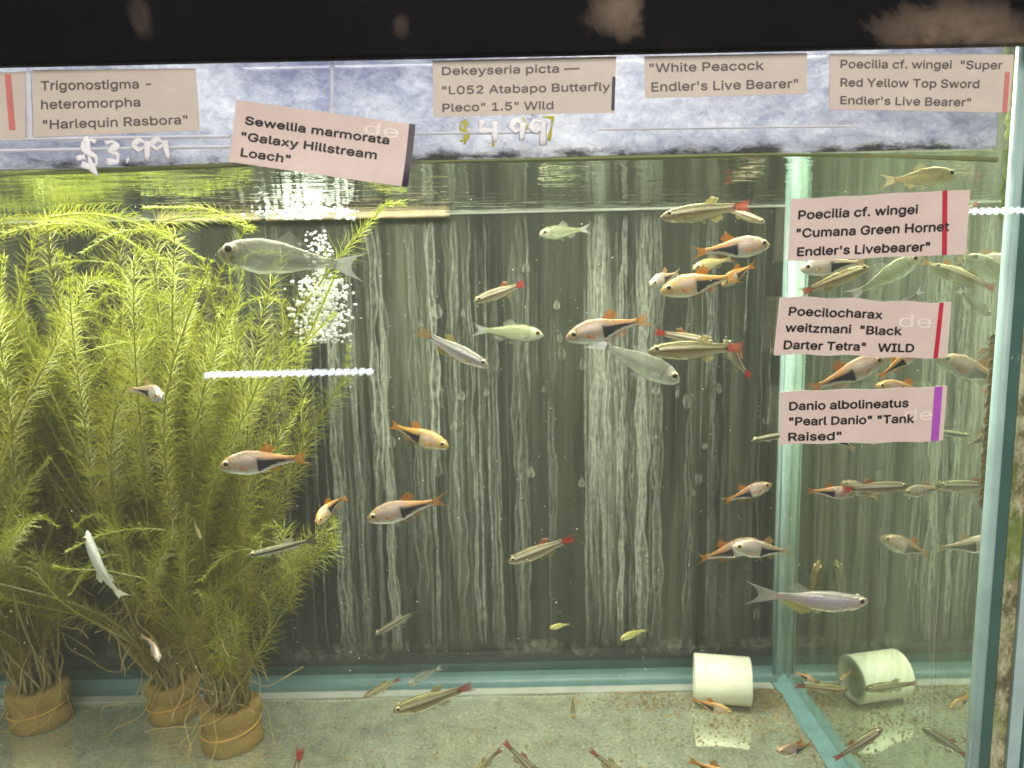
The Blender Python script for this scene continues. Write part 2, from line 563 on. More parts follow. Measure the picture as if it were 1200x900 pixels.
def streak(x, ztop, length, hw, alpha, y, xside=None):
    N = max(10, int(length / 0.0022)); b = len(sv)
    ph = [random.uniform(0, 6.28) for _ in range(5)]
    wob = min(0.0009, hw * random.uniform(0.1, 0.6) + 0.0002)
    grow = random.uniform(0.5, 1.3)
    for i in range(N + 1):
        f = i / N; z = ztop - length * f
        ww = hw * (0.64 + 0.36 * math.sin(ph[0] + z * 120) * math.sin(ph[1] + z * 47) + (grow - 0.6) * .8 * f)
        ww = max(0.00018, ww + random.uniform(-.05, .05) * hw)
        tail = 1 - f
        if tail * length < hw * 2.4:
            q = 1 - tail * length / (hw * 2.4)
            ww *= (1.25 * math.sqrt(max(0.0, 1 - q * q)) + 0.02)
        if f < 0.04: ww *= f / 0.04
        cx = x + wob * math.sin(ph[2] + z * 65) + wob * 0.5 * math.sin(ph[3] + z * 210)
        for u in (-1, -0.6, 0, 0.6, 1):
            if xside is None: sv.append((cx + u * ww, y - 0.0002 * (1 - u * u), z))
            else: sv.append((y, cx + u * ww, z))
            se.append(abs(u)); sa.append(alpha * (0.55 + 0.6 * f) * min(1, (1 - f) * 5 + 0.25))
    for i in range(N):
        for k in range(4):
            a = b + i * 5 + k
            sf.append((a, a + 1, a + 6, a + 5))


def xb(px): return at(px, 450, D2).x


k = 0
clusters = [(320, 60, 18), (400, 30, 14), (415, 35, 12), (455, 14, 9), (505, 26, 15), (545, 14, 9), (575, 10, 7), (612, 13, 11), (640, 6, 4),
            (700, 16, 18), (725, 40, 34), (755, 18, 14), (805, 25, 8), (850, 30, 8), (890, 20, 4), (600, 300, 30), (712, 26, 18), (745, 34, 22), (560, 40, 14), (430, 50, 14)]
for (cxp, sp, n) in clusters:
    for j in range(n):
        x = xb(random.gauss(cxp, sp * 0.55))
        if x > XR - 0.01: continue
        zt = ZW - random.choice([0.0015, 0.004, random.uniform(0, 0.05), random.uniform(0.03, 0.12)])
        ln = random.uniform(0.04, min(0.30, zt - zt_b - 0.002)) if random.random() < .6 else zt - zt_b - random.uniform(0.0, 0.006)
        k += 1
        streak(x, zt, ln, random.choice([0.0003, 0.0004, 0.0006, 0.0009, 0.0014, 0.0026]) * random.uniform(0.7, 1.2), random.choice([.18, .3, .42, .6, .9]) * random.uniform(.8, 1.2), D2 - 0.0006 - k * 6e-6)
for j in range(34):      # single drops and spots
    x = xb(random.uniform(440, 910)); zt = random.uniform(0.05, ZW - 0.03); k += 1
    hw = random.uniform(0.0012, 0.0028)
    streak(x, zt, hw * random.uniform(2.6, 4), hw, random.uniform(0.4, 0.9), D2 - 0.0006 - k * 6e-6)
for j in range(60):      # film of dirt along the foot of the back pane
    x = random.uniform(-0.29, XR - 0.012); k += 1
    streak(x, zt_b + random.uniform(0.003, 0.010), 0.009, random.uniform(0.006, 0.014), random.uniform(0.12, 0.28), D2 - 0.0006 - k * 6e-6)
for j in range(30):      # fainter runs on the side pane
    y = random.uniform(0.30, 0.44); zt = ZW - random.uniform(0, 0.12); k += 1
    streak(y, zt, random.uniform(0.04, 0.15), random.choice([0.0006, 0.001, 0.002]), random.uniform(0.15, 0.4), XR - 0.0004 - j * 6e-6, True)
o = link('lime_streaks', meshdata('lime_streaks', sv, sf, MAT['streak'], smooth=True, attrs={'edge': ('FLOAT', se), 'alpha': ('FLOAT', sa)}))
o.parent = tank; o.matrix_parent_inverse = tinv; tag(o, kind='stuff')

# brown algae growing up the front corner of the side pane
av = MB(); N = 90
for i in range(N + 1):
    f = i / N; z = at(1160, 392, 0.277).z + (at(1140, 596, 0.277).z - at(1160, 392, 0.277).z) * f
    wd = 0.0028 * (0.35 + 0.65 * abs(math.sin(f * 19 + math.sin(f * 47)))) + random.uniform(0, 0.0012)
    av.v += [(XR - 0.0005, 0.2768, z), (XR - 0.0014, 0.2768 + wd * 0.5, z), (XR - 0.0005, 0.2768 + wd + 0.0006, z)]
av.f = [(i * 3 + q, i * 3 + q + 1, i * 3 + q + 4, i * 3 + q + 3) for i in range(N) for q in range(2)]
part(av, 'algae_growth', MAT['algae'])
ag = MB(); N = 60
for i in range(N + 1):
    f = i / N; p = at(1178 - 8 * f, 66 + 190 * f, D1 + 0.004)
    wd = 0.0030 * (0.25 + 0.75 * abs(math.sin(f * 13 + math.sin(f * 31)))) + random.uniform(0, 0.001)
    ag.v += [(XR - 0.0005, 0.2768, p.z), (XR - 0.0012, 0.2768 + wd * 0.5, p.z), (XR - 0.0005, 0.2768 + wd + 0.0006, p.z)]
ag.f = [(i * 3 + q, i * 3 + q + 1, i * 3 + q + 4, i * 3 + q + 3) for i in range(N) for q in range(2)]
part(ag, 'algae_growth', plain('green_algae', (0.17, 0.22, 0.04), 0.8, vary=0.4, vscale=300), True)

# prices written on the glass with a paint pen


def strokes(polys, rad, mat):
    mb = MB()
    for pl in polys:
        pts = []
        for (x0, y0), (x1, y1) in zip(pl[:-1], pl[1:]):
            for q in range(4): pts.append(at(x0 + (x1 - x0) * q / 4, y0 + (y1 - y0) * q / 4, D1 - 0.0068))
        pts.append(at(*pl[-1], D1 - 0.0068))
        ph = random.uniform(0, 6)
        mb.tube(pts, lambda f: rad * (0.8 + 0.35 * math.sin(f * 11 + ph)), 7)
    ym = D1 - 0.0068
    mb.v = [(x, ym + (y - ym) * .18 - (0.0003 if mat is MAT['chalk'] else 0), z) for x, y, z in mb.v]
    return part(mb, 'price_writing', mat, True)


strokes([[(113, 167), (105, 163), (98, 168), (98, 175), (105, 180), (113, 184), (114, 192), (107, 197), (96, 193)], [(101, 160), (104, 180), (108, 197), (115, 206)], [(90, 186), (100, 184)],
         [(124, 168), (132, 166), (138, 171), (130, 177), (139, 182), (138, 190), (126, 190)], [(149, 188), (151, 189)],
         [(171, 168), (163, 164), (157, 171), (163, 177), (171, 171), (173, 166), (173, 188)],
         [(190, 167), (184, 163), (178, 170), (184, 176), (192, 170), (193, 166), (198, 187)]], 0.00118, MAT['chalk'])
strokes([[(566, 141), (562, 153), (580, 154)], [(580, 142), (580, 167)], [(590, 165), (593, 165)],
         [(611, 144), (603, 141), (599, 149), (604, 155), (612, 149), (613, 144), (611, 165)],
         [(635, 143), (626, 141), (622, 149), (628, 154), (636, 149), (637, 143), (636, 171)]], 0.00118, MAT['chalk'])
strokes([[(549, 145), (541, 143), (539, 151), (549, 156), (548, 164), (539, 165)], [(545, 140), (545, 169)], [(578, 160), (578, 172)], [(612, 137), (618, 148), (612, 156), (608, 156)],
         [(636, 137), (648, 138), (646, 150), (643, 165)]], 0.0006, MAT['yellow'])

# ------------------------------------------------------------------ setting: water, silt
wz = [(XL, D1 + 0.0002, ZW), (XR - 0.0002, D1 + 0.0002, ZW), (XR - 0.0002, D2 - 0.0002, ZW), (XL, D2 - 0.0002, ZW)]
o = link('water', meshdata('water', wz, [(0, 1, 2, 3)], MAT['water'])); tag(o, 'rippled water surface seen from below', 'water', kind='structure')
g = MB(); nx, ny = 160, 50
for j in range(ny + 1):
    for i in range(nx + 1):
        x = XL + (XR - 0.0005 - XL) * i / nx; y = D1 + 0.0006 + (D2 - D1 - 0.0012) * j / ny
        g.v.append((x, y, 0.0 + 0.0003 * math.sin(x * 90) * math.sin(y * 120)))
g.f = [(j * (nx + 1) + i, j * (nx + 1) + i + 1, (j + 1) * (nx + 1) + i + 1, (j + 1) * (nx + 1) + i) for j in range(ny) for i in range(nx)]
o = g.build('tank_floor', MAT['silt'], smooth=True); tag(o, 'silt covered glass bottom of the tank', 'tank floor', kind='structure')


def specks(name, pts, rads, mat, label, cat):
    vs, fs = [], []
    for p, r in zip(pts, rads):
        b = len(vs); p = Vector(p)
        j = Vector((random.uniform(.6, 1.4), random.uniform(.6, 1.4), random.uniform(.5, 1.2)))
        for d in ((1, 0, 0), (-1, 0, 0), (0, 1, 0), (0, -1, 0), (0, 0, 1), (0, 0, -1)):
            vs.append(tuple(p + Vector((d[0] * j.x, d[1] * j.y, d[2] * j.z)) * r))
        fs += [tuple(b + q for q in t) for t in ((0, 2, 4), (2, 1, 4), (1, 3, 4), (3, 0, 4), (2, 0, 5), (1, 2, 5), (3, 1, 5), (0, 3, 5))]
    o = link(name, meshdata(name, vs, fs, mat)); tag(o, label, cat, kind='stuff')
    return o


pipe_c = at(846, 796, 0.449)
gp, gr = [], []
for (cx, cyy, sx, sy, n) in ((pipe_c.x + 0.032, 0.453, 0.012, 0.010, 900), (pipe_c.x - 0.045, 0.452, 0.028, 0.008, 700), (pipe_c.x - 0.005, 0.425, 0.03, 0.012, 500), (-0.05, 0.39, 0.13, 0.035, 900), (XR - 0.015, 0.38, 0.006, 0.05, 400)):
    for _ in range(n):
        x = random.gauss(cx, sx); y = random.gauss(cyy, sy)
        if not (XL < x < XR - 0.008 and D1 + .01 < y < D2 - .012): continue
        h = math.exp(-((x - cx) / sx) ** 2 - ((y - cyy) / sy) ** 2) * (0.003 if n > 600 and sx < .03 else 0.0005)
        r = random.choice([0.0003, 0.0005, 0.0007, 0.001]) * random.uniform(.6, 1.1)
        gp.append((x, y, 0.0003 + random.random() * h)); gr.append(r)
specks('sediment', gp, gr, MAT['grain'], 'golden brown sediment grains lying around the pipe on the tank bottom', 'sediment')
gp, gr = [], []
for _ in range(2000):
    gp.append((random.uniform(-0.3, XR - 0.004), random.uniform(D1 + .01, D2 - .01), random.uniform(0.01, ZW - 0.004))); gr.append(random.choice([1, 1, 1, 1.6, 2.4]) * 0.00011)
specks('suspended_particles', gp, gr, MAT['speck'], 'tiny pale specks drifting through the tank water', 'water specks')

th = NT('murky_haze'); th.t.nodes.remove(th.b)
pv = th.n('VolumePrincipled'); pv.inputs['Color'].default_value = (0.84, 0.86, 0.60, 1); pv.inputs['Density'].default_value = HAZE; pv.inputs['Anisotropy'].default_value = 0.2
th.t.links.new(pv.outputs[0], th.out.inputs[1])
o = MB().box(-1.2, 1.2, -1.7, 0.9, -1.05, 1.5).build('haze', th.m); tag(o, 'faint murk hanging through the water and air', 'haze', kind='stuff')

# ------------------------------------------------------------------ neighbouring tank edge at the far right
nb = empty('aquarium', (XR + 0.012, D1, 0)); tag(nb, 'pale glass edge of the neighbouring aquarium at the right border', 'aquarium')
zb, zt2 = -0.02, ZT + 0.049
part(MB().box(XR + 0.0066, XR + 0.0122, D1 + 0.0005, D1 + 0.006, zb, zt2), 'algae_growth', MAT['moss'], parent=nb)
part(MB().box(XR + 0.0124, XR + 0.0172, D1 - 0.001, D1 + 0.005, zb, zt2), 'side_pane', MAT['palegreen'], parent=nb)
part(MB().box(XR + 0.0174, XR + 0.0188, D1 + 0.000, D1 + 0.004, zb, zt2), 'seam_groove', MAT['tealdark'], parent=nb)
part(MB().box(XR + 0.0190, XR + 0.06, D1 - 0.001, D1 + 0.005, zb, zt2), 'front_pane', MAT['sil'], parent=nb)

# ------------------------------------------------------------------ paper labels


FONT = None
try:      # Blender's own interface typeface, if this build carries it
    import os
    _p = os.path.join(bpy.utils.system_resource('DATAFILES'), 'fonts', 'Inter.woff2')
    if os.path.exists(_p): FONT = bpy.data.fonts.load(_p)
except Exception:
    FONT = None


def text_mesh(s):
    """glyph outlines of one line, filled; returns points and faces"""
    cu = bpy.data.curves.new('txt', 'FONT'); cu.body = s; cu.font = FONT or cu.font; cu.size = 1; cu.resolution_u = 4; cu.fill_mode = 'NONE'
    ob = bpy.data.objects.new('txt', cu); C.objects.link(ob)
    dg = bpy.context.evaluated_depsgraph_get()
    me = bpy.data.meshes.new_from_object(ob.evaluated_get(dg))
    P = [tuple(v.co[:2]) for v in me.vertices]
    nxt = {}
    for e in me.edges:
        for i, j in (tuple(e.vertices), tuple(e.vertices)[::-1]): nxt.setdefault(i, []).append(j)
    bpy.data.objects.remove(ob); bpy.data.curves.remove(cu); bpy.data.meshes.remove(me)
    loops, seen = [], set()
    for i in range(len(P)):
        if i in seen or i not in nxt: continue
        lp, c, p = [i], nxt[i][0] if nxt[i][0] > i or len(nxt[i]) < 2 else nxt[i][1], i
        if i + 1 in nxt[i]: c = i + 1
        while c != i and len(lp) < 4000:
            lp.append(c); q = [k for k in nxt[c] if k != p]
            if not q: break
            p, c = c, q[0]
        seen.update(lp); loops.append([P[k] for k in lp])

    E = []
    for l in loops:
        for p, q in zip(l, l[1:] + l[:1]):
            if abs(p[1] - q[1]) > 1e-9: E.append((p, q, 1) if q[1] > p[1] else (q, p, -1))
    ys = [p[1] for l in loops for p in l]
    y0, y1 = min(ys), max(ys); rows = max(8, int((y1 - y0) / 0.019)); hh = (y1 - y0) / rows
    V, T = [], []
    for r in range(rows):          # fill by the non-zero winding rule, one thin row at a time
        ya, yb = y0 + r * hh, y0 + (r + 1) * hh; ym = (ya + yb) / 2
        xs = sorted((p[0] + (q[0] - p[0]) * (ym - p[1]) / (q[1] - p[1]), d) for p, q, d in E if p[1] <= ym < q[1])
        wn, st = 0, None
        for x, d in xs:
            if wn == 0: st = x
            wn += d
            if wn == 0 and x - st > 1e-5:
                k_ = len(V); V += [(st, ya, 0), (x, ya, 0), (x, yb, 0), (st, yb, 0)]; T.append((k_, k_ + 1, k_ + 2, k_ + 3))
    return V, T


def paper_label(quad, lines, label, mat, ink, stripe=None, curl=0.0, ghost=None, depth=None, wav=0.0, bold=0.00030):
    """quad: photograph pixels TL, TR, BR, BL; lines: (text, u0, v_baseline, u1) in 0..1 of the label, v measured down"""
    D = (depth or (D1 - 0.0072))
    q = [at(x, y, D) for x, y in quad]
    cen = (q[0] + q[1] + q[2] + q[3]) / 4
    root = empty('paper_label', cen); tag(root, label, 'label', 'printed paper labels stuck to the tank front')
    ph = random.uniform(0, 6)

    def pt(u, v, lift=0.0):
        p = q[0] * ((1 - u) * (1 - v)) + q[1] * (u * (1 - v)) + q[2] * (u * v) + q[3] * ((1 - u) * v)
        dz = wav * (math.sin(u * 9 + ph) * 0.6 + math.sin(u * 21 + ph)) * (1 if v > 0.98 or v < 0.02 else 0.25)
        return p + Vector((0, -lift - curl * (v ** 3) * (0.4 + 0.6 * u) - curl * 0.5 * max(0, u - 0.8) * 5 * v, dz)) - cen
    nu, nv = 40, 14
    vs = [pt(i / nu, j / nv) for j in range(nv + 1) for i in range(nu + 1)]
    vs += [p + Vector((0, 0.00025, 0)) for p in vs]
    off = (nu + 1) * (nv + 1)
    fs = []
    for j in range(nv):
        for i in range(nu):
            a = j * (nu + 1) + i
            fs.append((a, a + 1, a + nu + 2, a + nu + 1)); fs.append((off + a, off + a + nu + 1, off + a + nu + 2, off + a + 1))
    rimv = [i for i in range(nu + 1)] + [(j + 1) * (nu + 1) - 1 for j in range(1, nv + 1)] + [nv * (nu + 1) + i for i in reversed(range(nu))] + [j * (nu + 1) for j in reversed(range(1, nv))]
    for a, b in zip(rimv, rimv[1:] + rimv[:1]): fs.append((a, b, off + b, off + a))
    link('paper', meshdata('paper', vs, fs, mat, smooth=False), root)
    Wd = (q[1] - q[0]).length; Hd = (q[3] - q[0]).length

    def put(txt, u0, vb, u1, hgt, mt, nm, lift, bl):
        cv_, fcs = text_mesh(txt); co_ = np.array(cv_)
        x0, x1 = co_[:, 0].min(), co_[:, 0].max()
        out, fo = [], []
        for c, (dx, dy) in enumerate(((0, 0), (bl, 0), (bl * .5, bl * .5), (bl * .5, -bl * .5))):
            o_ = len(out)
            for x, y, z in co_:
                u = u0 + (u1 - u0) * (x - x0) / (x1 - x0) + dx / Wd
                v = vb - (y / 0.73) * hgt + dy / Hd
                out.append(pt(u, v, lift + c * 0.000012 + z * 0.000004))
            fo += [tuple(i + o_ for i in f) for f in fcs]
        me = meshdata(nm, out, fo, mt)
        return link(nm, me, root)
    for (t, u0, vb, u1, hgt) in lines: put(t, u0, vb, u1, hgt, ink, 'lettering', 0.00012, bold)
    if ghost: put('de', *ghost, MAT['ghost'], 'faint_lettering', 0.00008, 0.0001)
    if stripe:
        (ua, ub, v0, v1, dx), sm = stripe
        ns = 14; sv2 = []
        for j in range(ns + 1):
            v = v0 + (v1 - v0) * j / ns
            sv2 += [pt(ua + dx * v, v, 0.00014), pt(ub + dx * v, v, 0.00014)]
        sv2 += [p + Vector((0, 0.0001, 0)) for p in sv2]
        m_ = 2 * (ns + 1)
        sf2 = [(2 * j, 2 * j + 1, 2 * j + 3, 2 * j + 2) for j in range(ns)] + [(m_ + 2 * j, m_ + 2 * j + 2, m_ + 2 * j + 3, m_ + 2 * j + 1) for j in range(ns)]
        link('stripe', meshdata('stripe', sv2, sf2, sm), root)
    return root


PAP, PNK, INK, INK2 = MAT['paper'], MAT['pink'], MAT['ink'], MAT['ink2']
paper_label([(-30, 86), (29, 84), (30, 163), (-30, 166)], [], 'blank cream label end with a faded pink stripe at the left border', PAP, INK2, ((0.60, 0.72, 0.03, 0.85, 0.10), MAT['pale_red']))
paper_label([(38, 82), (229, 80), (234, 153), (39, 161)], [('Trigonostigma -', 0.05, 0.30, 0.72, 0.19), ('heteromorpha', 0.05, 0.58, 0.65, 0.19), ('"Harlequin Rasbora"', 0.06, 0.88, 0.93, 0.19)],
            'faded cream label reading Harlequin Rasbora above the $3.99 price', PAP, INK2, bold=0.00014)
paper_label([(277, 117), (487, 146), (480, 221), (269, 190)], [('Sewellia marmorata', 0.06, 0.36, 0.86, 0.17), ('"Galaxy Hillstream', 0.05, 0.62, 0.80, 0.18), ('Loach"', 0.06, 0.88, 0.33, 0.18)],
            'tilted label with black end stripe reading Galaxy Hillstream Loach', PNK, INK, ((0.965, 1.0, 0.0, 1.0, 0.0), MAT['dark']), curl=0.003, ghost=(0.72, 0.25, 0.91, 0.26))
paper_label([(507, 71), (722, 66), (720, 132), (508, 137)], [('Dekeyseria picta \u2014', 0.05, 0.26, 0.80, 0.20), ('"L052 Atabapo Butterfly', 0.05, 0.60, 0.97, 0.20), ('Pleco" 1.5" Wild', 0.05, 0.91, 0.66, 0.20)],
            'cream label reading Atabapo Butterfly Pleco above the $4.99 price', PAP, INK2, ((0.982, 1.0, 0.36, 0.96, 0.0), MAT['dark']), bold=0.00014)
paper_label([(755, 66), (946, 62), (946, 110), (756, 115)], [('"White Peacock', 0.03, 0.38, 0.73, 0.29), ("Endler's Live Bearer\"", 0.04, 0.84, 0.94, 0.30)],
            'small two line cream label reading White Peacock', PAP, INK2, bold=0.00014)
paper_label([(972, 63), (1188, 64), (1183, 132), (972, 128)], [('Poecilia cf. wingei  "Super', 0.06, 0.25, 0.94, 0.20), ('Red Yellow Top Sword', 0.06, 0.58, 0.82, 0.20), ("Endler's Live Bearer\"", 0.06, 0.90, 0.78, 0.20)],
            'cream label reading Red Yellow Top Sword in the upper right corner', PAP, INK2, ((0.960, 0.985, 0.30, 1.0, 0.0), MAT['pale_red']), bold=0.00014)
paper_label([(927, 233), (1137, 222), (1132, 298), (923, 306)], [('Poecilia cf. wingei', 0.045, 0.33, 0.71, 0.19), ('"Cumana Green Hornet', 0.04, 0.62, 0.89, 0.19), ("Endler's Livebearer\"", 0.05, 0.92, 0.79, 0.19)],
            'pink label with red stripe reading Cumana Green Hornet', PNK, INK, ((0.845, 0.872, 0.0, 1.0, 0.02), MAT['red']), wav=0.00012)
paper_label([(914, 347), (1115, 355), (1110, 420), (907, 415)], [('Poecilocharax', 0.06, 0.32, 0.60, 0.20), ('weitzmani  "Black', 0.05, 0.60, 0.72, 0.20), ('Darter Tetra"   WILD', 0.05, 0.90, 0.80, 0.20)],
            'pink label with red stripe reading Black Darter Tetra WILD', PNK, INK, ((0.93, 0.955, 0.0, 1.0, -0.01), MAT['red']), ghost=(0.70, 0.46, 0.89, 0.32), wav=0.0003)
paper_label([(914, 459), (1110, 453), (1105, 517), (914, 521)], [('Danio albolineatus', 0.055, 0.35, 0.77, 0.21), ('"Pearl Danio" "Tank', 0.055, 0.64, 0.81, 0.21), ('Raised"', 0.05, 0.93, 0.37, 0.21)],
            'pink label with purple stripe reading Pearl Danio Tank Raised', PNK, INK, ((0.925, 0.972, 0.0, 1.0, 0.0), MAT['purple']), ghost=(0.75, 0.60, 0.92, 0.30), wav=0.0002)

# ------------------------------------------------------------------ bunched waterweed


def vec(*a): return np.array(a, dtype=float)


def leaf_stem(path, nwh, leaf, tints, start=0.0, rad=0.0006, per=6, curl=0.3):
    """one stem with whorls of needle leaves; returns verts, faces, tint"""
    path = np.asarray(path); seg = np.linalg.norm(np.diff(path, axis=0), axis=1); cum = np.r_[0, np.cumsum(seg)]
    L = cum[-1]
    V, Fc, T = [], [], []

    def P(s): return vec(*[np.interp(s, cum, path[:, k]) for k in range(3)])
    # stalk, 4-sided
    N = max(14, int(L / 0.006)); prev = None
    for i in range(N + 1):
        s = L * i / N; p = P(s); t = P(min(s + .002, L)) - P(max(s - .002, 0)); t /= np.linalg.norm(t) + 1e-9
        a = np.cross(t, vec(0.3, 1, 0.2)); a /= np.linalg.norm(a); b = np.cross(t, a)
        r = rad * (1.15 - 0.6 * i / N)
        for q in range(4):
            an = q * math.pi / 2
            V.append(p + (a * math.cos(an) + b * math.sin(an)) * r)
            T.append(tints(s / L, 0, 0.5))
    for i in range(N):
        for q in range(4):
            q2 = (q + 1) % 4
            Fc.append((i * 4 + q, i * 4 + q2, i * 4 + 4 + q2, i * 4 + 4 + q))
    for wv in range(nwh):
        f = start + (1 - start) * (wv + random.random() * .6) / nwh; s = f * L
        p = P(s); t = P(min(s + .002, L)) - P(max(s - .002, 0)); t /= np.linalg.norm(t) + 1e-9
        a = np.cross(t, vec(0.3, 1, 0.2)); a /= np.linalg.norm(a); b = np.cross(t, a)
        tipf = max(0.35, min(1.0, (1 - f) * 7))
        a0 = random.uniform(0, 6.28)
        for q in range(per):
            an = a0 + 2 * math.pi * q / per + random.uniform(-.25, .25)
            dr = a * math.cos(an) + b * math.sin(an)
            ll = leaf * tipf * random.uniform(0.65, 1.15)
            upw = random.uniform(0.15, 0.6) + (1 - tipf) * 1.2
            d1 = dr + t * upw; d1 /= np.linalg.norm(d1)
            cv = random.uniform(-0.1, 1) * curl
            m = p + d1 * ll * .55; e = p + d1 * ll + (t * cv + vec(random.uniform(-.2, .2), random.uniform(-.2, .2), random.uniform(-.25, .1))) * ll * 0.5
            sd = np.cross(d1, t); sd /= np.linalg.norm(sd) + 1e-9
            w_ = 0.00019
            k0 = len(V); rr = random.random()
            V += [p - sd * w_ * .8, p + sd * w_ * .8, m + sd * w_, m - sd * w_, e]
            T += [tints(f, 0.2, rr)] * 2 + [tints(f, 0.6, rr)] * 2 + [tints(f, 1, rr)]
            Fc += [(k0, k0 + 1, k0 + 2, k0 + 3), (k0 + 3, k0 + 2, k0 + 4)]
    return V, Fc, T


def green(f, tip, rr):
    old = max(0.0, 1 - f * 1.0)
    young = vec(0.38, 0.44, 0.040) * (0.7 + 0.55 * rr) + vec(0.12, 0.10, 0.03) * tip
    aged = vec(0.24, 0.15, 0.03) * (0.7 + 0.6 * rr)
    c = young * (1 - old) + aged * old
    return (*np.clip(c, 0, 0.9), 1.0)


def waterweed(base, rad, hgt, nst, spread, label, tips, lean):
    root = empty('waterweed_bunch', base); tag(root, label, 'water plant', 'bunches of waterweed rising from foam bases')
    bx = Vector(base)
    # foam collar, slightly squashed roll with folds
    cv = MB(); nr, nh = 40, 10
    for j in range(nh + 1):
        f = j / nh
        for i in range(nr):
            an = 2 * math.pi * i / nr
            r = rad * (0.97 + 0.05 * math.sin(an * 3 + 1) - 0.10 * math.exp(-((f - 0.5) / .1) ** 2) + 0.03 * math.sin(an * 7 + f * 6) + 0.02 * random.uniform(-1, 1)) * (0.94 if j in (0, nh) else 1)
            cv.v.append((r * math.cos(an), r * math.sin(an) * 0.9, hgt * f + (0.0012 * math.sin(an * 2 + 1) if j == nh else 0)))
    for j in range(nh):
        for i in range(nr):
            i2 = (i + 1) % nr
            cv.f.append((j * nr + i, j * nr + i2, (j + 1) * nr + i2, (j + 1) * nr + i))
    b = len(cv.v); cv.v.append((0, 0, hgt * 0.86)); cv.f += [(nh * nr + i, nh * nr + (i + 1) % nr, b) for i in range(nr)]
    cv.build('foam_base', MAT['sponge'], root, True)
    MB().tube([(rad * .97 * math.cos(a) , rad * .9 * math.sin(a) , hgt * (0.48 + 0.10 * math.cos(a - .6))) for a in [2 * math.pi * i / 36 for i in range(37)]], 0.0006, 6).build('rubber_band', MAT['band'], root, True)
    for sidx in range(nst):
        an = random.uniform(0, 6.28); rr = rad * 0.75 * math.sqrt(random.random())
        p0 = vec(rr * math.cos(an), rr * math.sin(an) * .9, hgt * 0.7)
        if sidx < len(tips):
            tx, ty, td, runx = tips[sidx]
            tp = at(tx, ty, td) - bx; tp = vec(*tp); run = runx
        else:
            tp = vec(random.gauss(lean, spread), random.uniform(-0.06, 0.025), (ZW - hgt) * (random.uniform(.80, 1.0) if random.random() < .45 else random.uniform(.35, .9)))
            run = random.choice([0, 0, random.uniform(-.06, .02), random.uniform(-.03, .012)])
        top_lim = ZW - 0.004
        tp[2] = min(tp[2], top_lim)
        side = vec(random.uniform(-.028, .028), random.uniform(-.014, .014), 0); w1 = random.uniform(.002, .007); w2 = random.uniform(5, 11)
        pts = []
        for i in range(13):
            f = i / 12
            h = p0 * (1 - f) + tp * f
            x = p0[0] + (tp[0] - p0[0]) * (f ** 2.1); y = p0[1] + (tp[1] - p0[1]) * f
            wv = math.sin(f * math.pi) ; wob = math.sin(f * 7 + sidx)
            pts.append(vec(x, y, h[2]) + side * wv * min(1, f * 1.3) + vec(w1 * math.sin(f * w2 + sidx) * f, 0.7 * w1 * math.cos(f * w2 * .8 + sidx) * f, 0))
        if run:
            lastp = pts[-1].copy(); droop = random.uniform(-.7, .5)
            for i in range(1, 7):
                f = i / 6
                pts.append(lastp + vec(run * f, -0.01 * f * random.uniform(.5, 1), abs(run) * droop * f * f + 0.004 * math.sin(f * 3)))
        pts = np.array(pts)
        pts[:, 2] = np.minimum(pts[:, 2], top_lim)
        if sidx >= len(tips):
            lim = -0.100 - base[0] - random.choice([0, .012, .03, .05, .07]) * random.random(); pts[:, 0] = np.where(pts[:, 0] > lim, lim + (pts[:, 0] - lim) * .3, pts[:, 0])
        pts[:, 1] = np.clip(pts[:, 1], D1 + 0.006 - base[1], D2 - 0.012 - base[1])
        Ls = np.linalg.norm(np.diff(pts, axis=0), axis=1).sum()
        st = random.choice([0.15, 0.26, 0.38, 0.5])
        V, Fc, T = leaf_stem(pts, int(Ls * (1 - st) / 0.0026), random.uniform(0.0075, 0.0140), green, st, random.uniform(.0005, .0009), random.choice([7, 8, 9]))
        V = np.array(V); V[:, 2] = np.minimum(V[:, 2], ZW - 0.0008)
        link('stem', meshdata('stem', V, Fc, MAT['leaf'], attrs={'tint': ('FLOAT_COLOR', T)}), root)
    rt_ = MB()
    for _ in range(40):
        an = random.uniform(-3.6, 0.5); rr = rad * random.uniform(.6, 1.02)
        z0 = hgt + random.uniform(-.002, 0.08)
        p = Vector((rr * math.cos(an), rr * math.sin(an) * .9, z0)); d = Vector((random.uniform(-1, 1), random.uniform(-.8, .1), random.uniform(-1.2, .9)))
        pl = [p.copy()]
        for i in range(random.randint(6, 18)):
            d = (d + Vector((random.uniform(-.8, .8), random.uniform(-.5, .4), random.uniform(-.9, .5)))).normalized()
            p = p + d * 0.0036
            if p.z < 0.001: p.z = 0.001
            pl.append(p.copy())
        # smooth
        for _s in range(2): pl = [pl[0]] + [(pl[i - 1] + pl[i] * 2 + pl[i + 1]) / 4 for i in range(1, len(pl) - 1)] + [pl[-1]]
        rt_.tube(pl, random.uniform(.00016, .00032), 4)
    rt_.build('roots', MAT['root'], root, True)
    return root


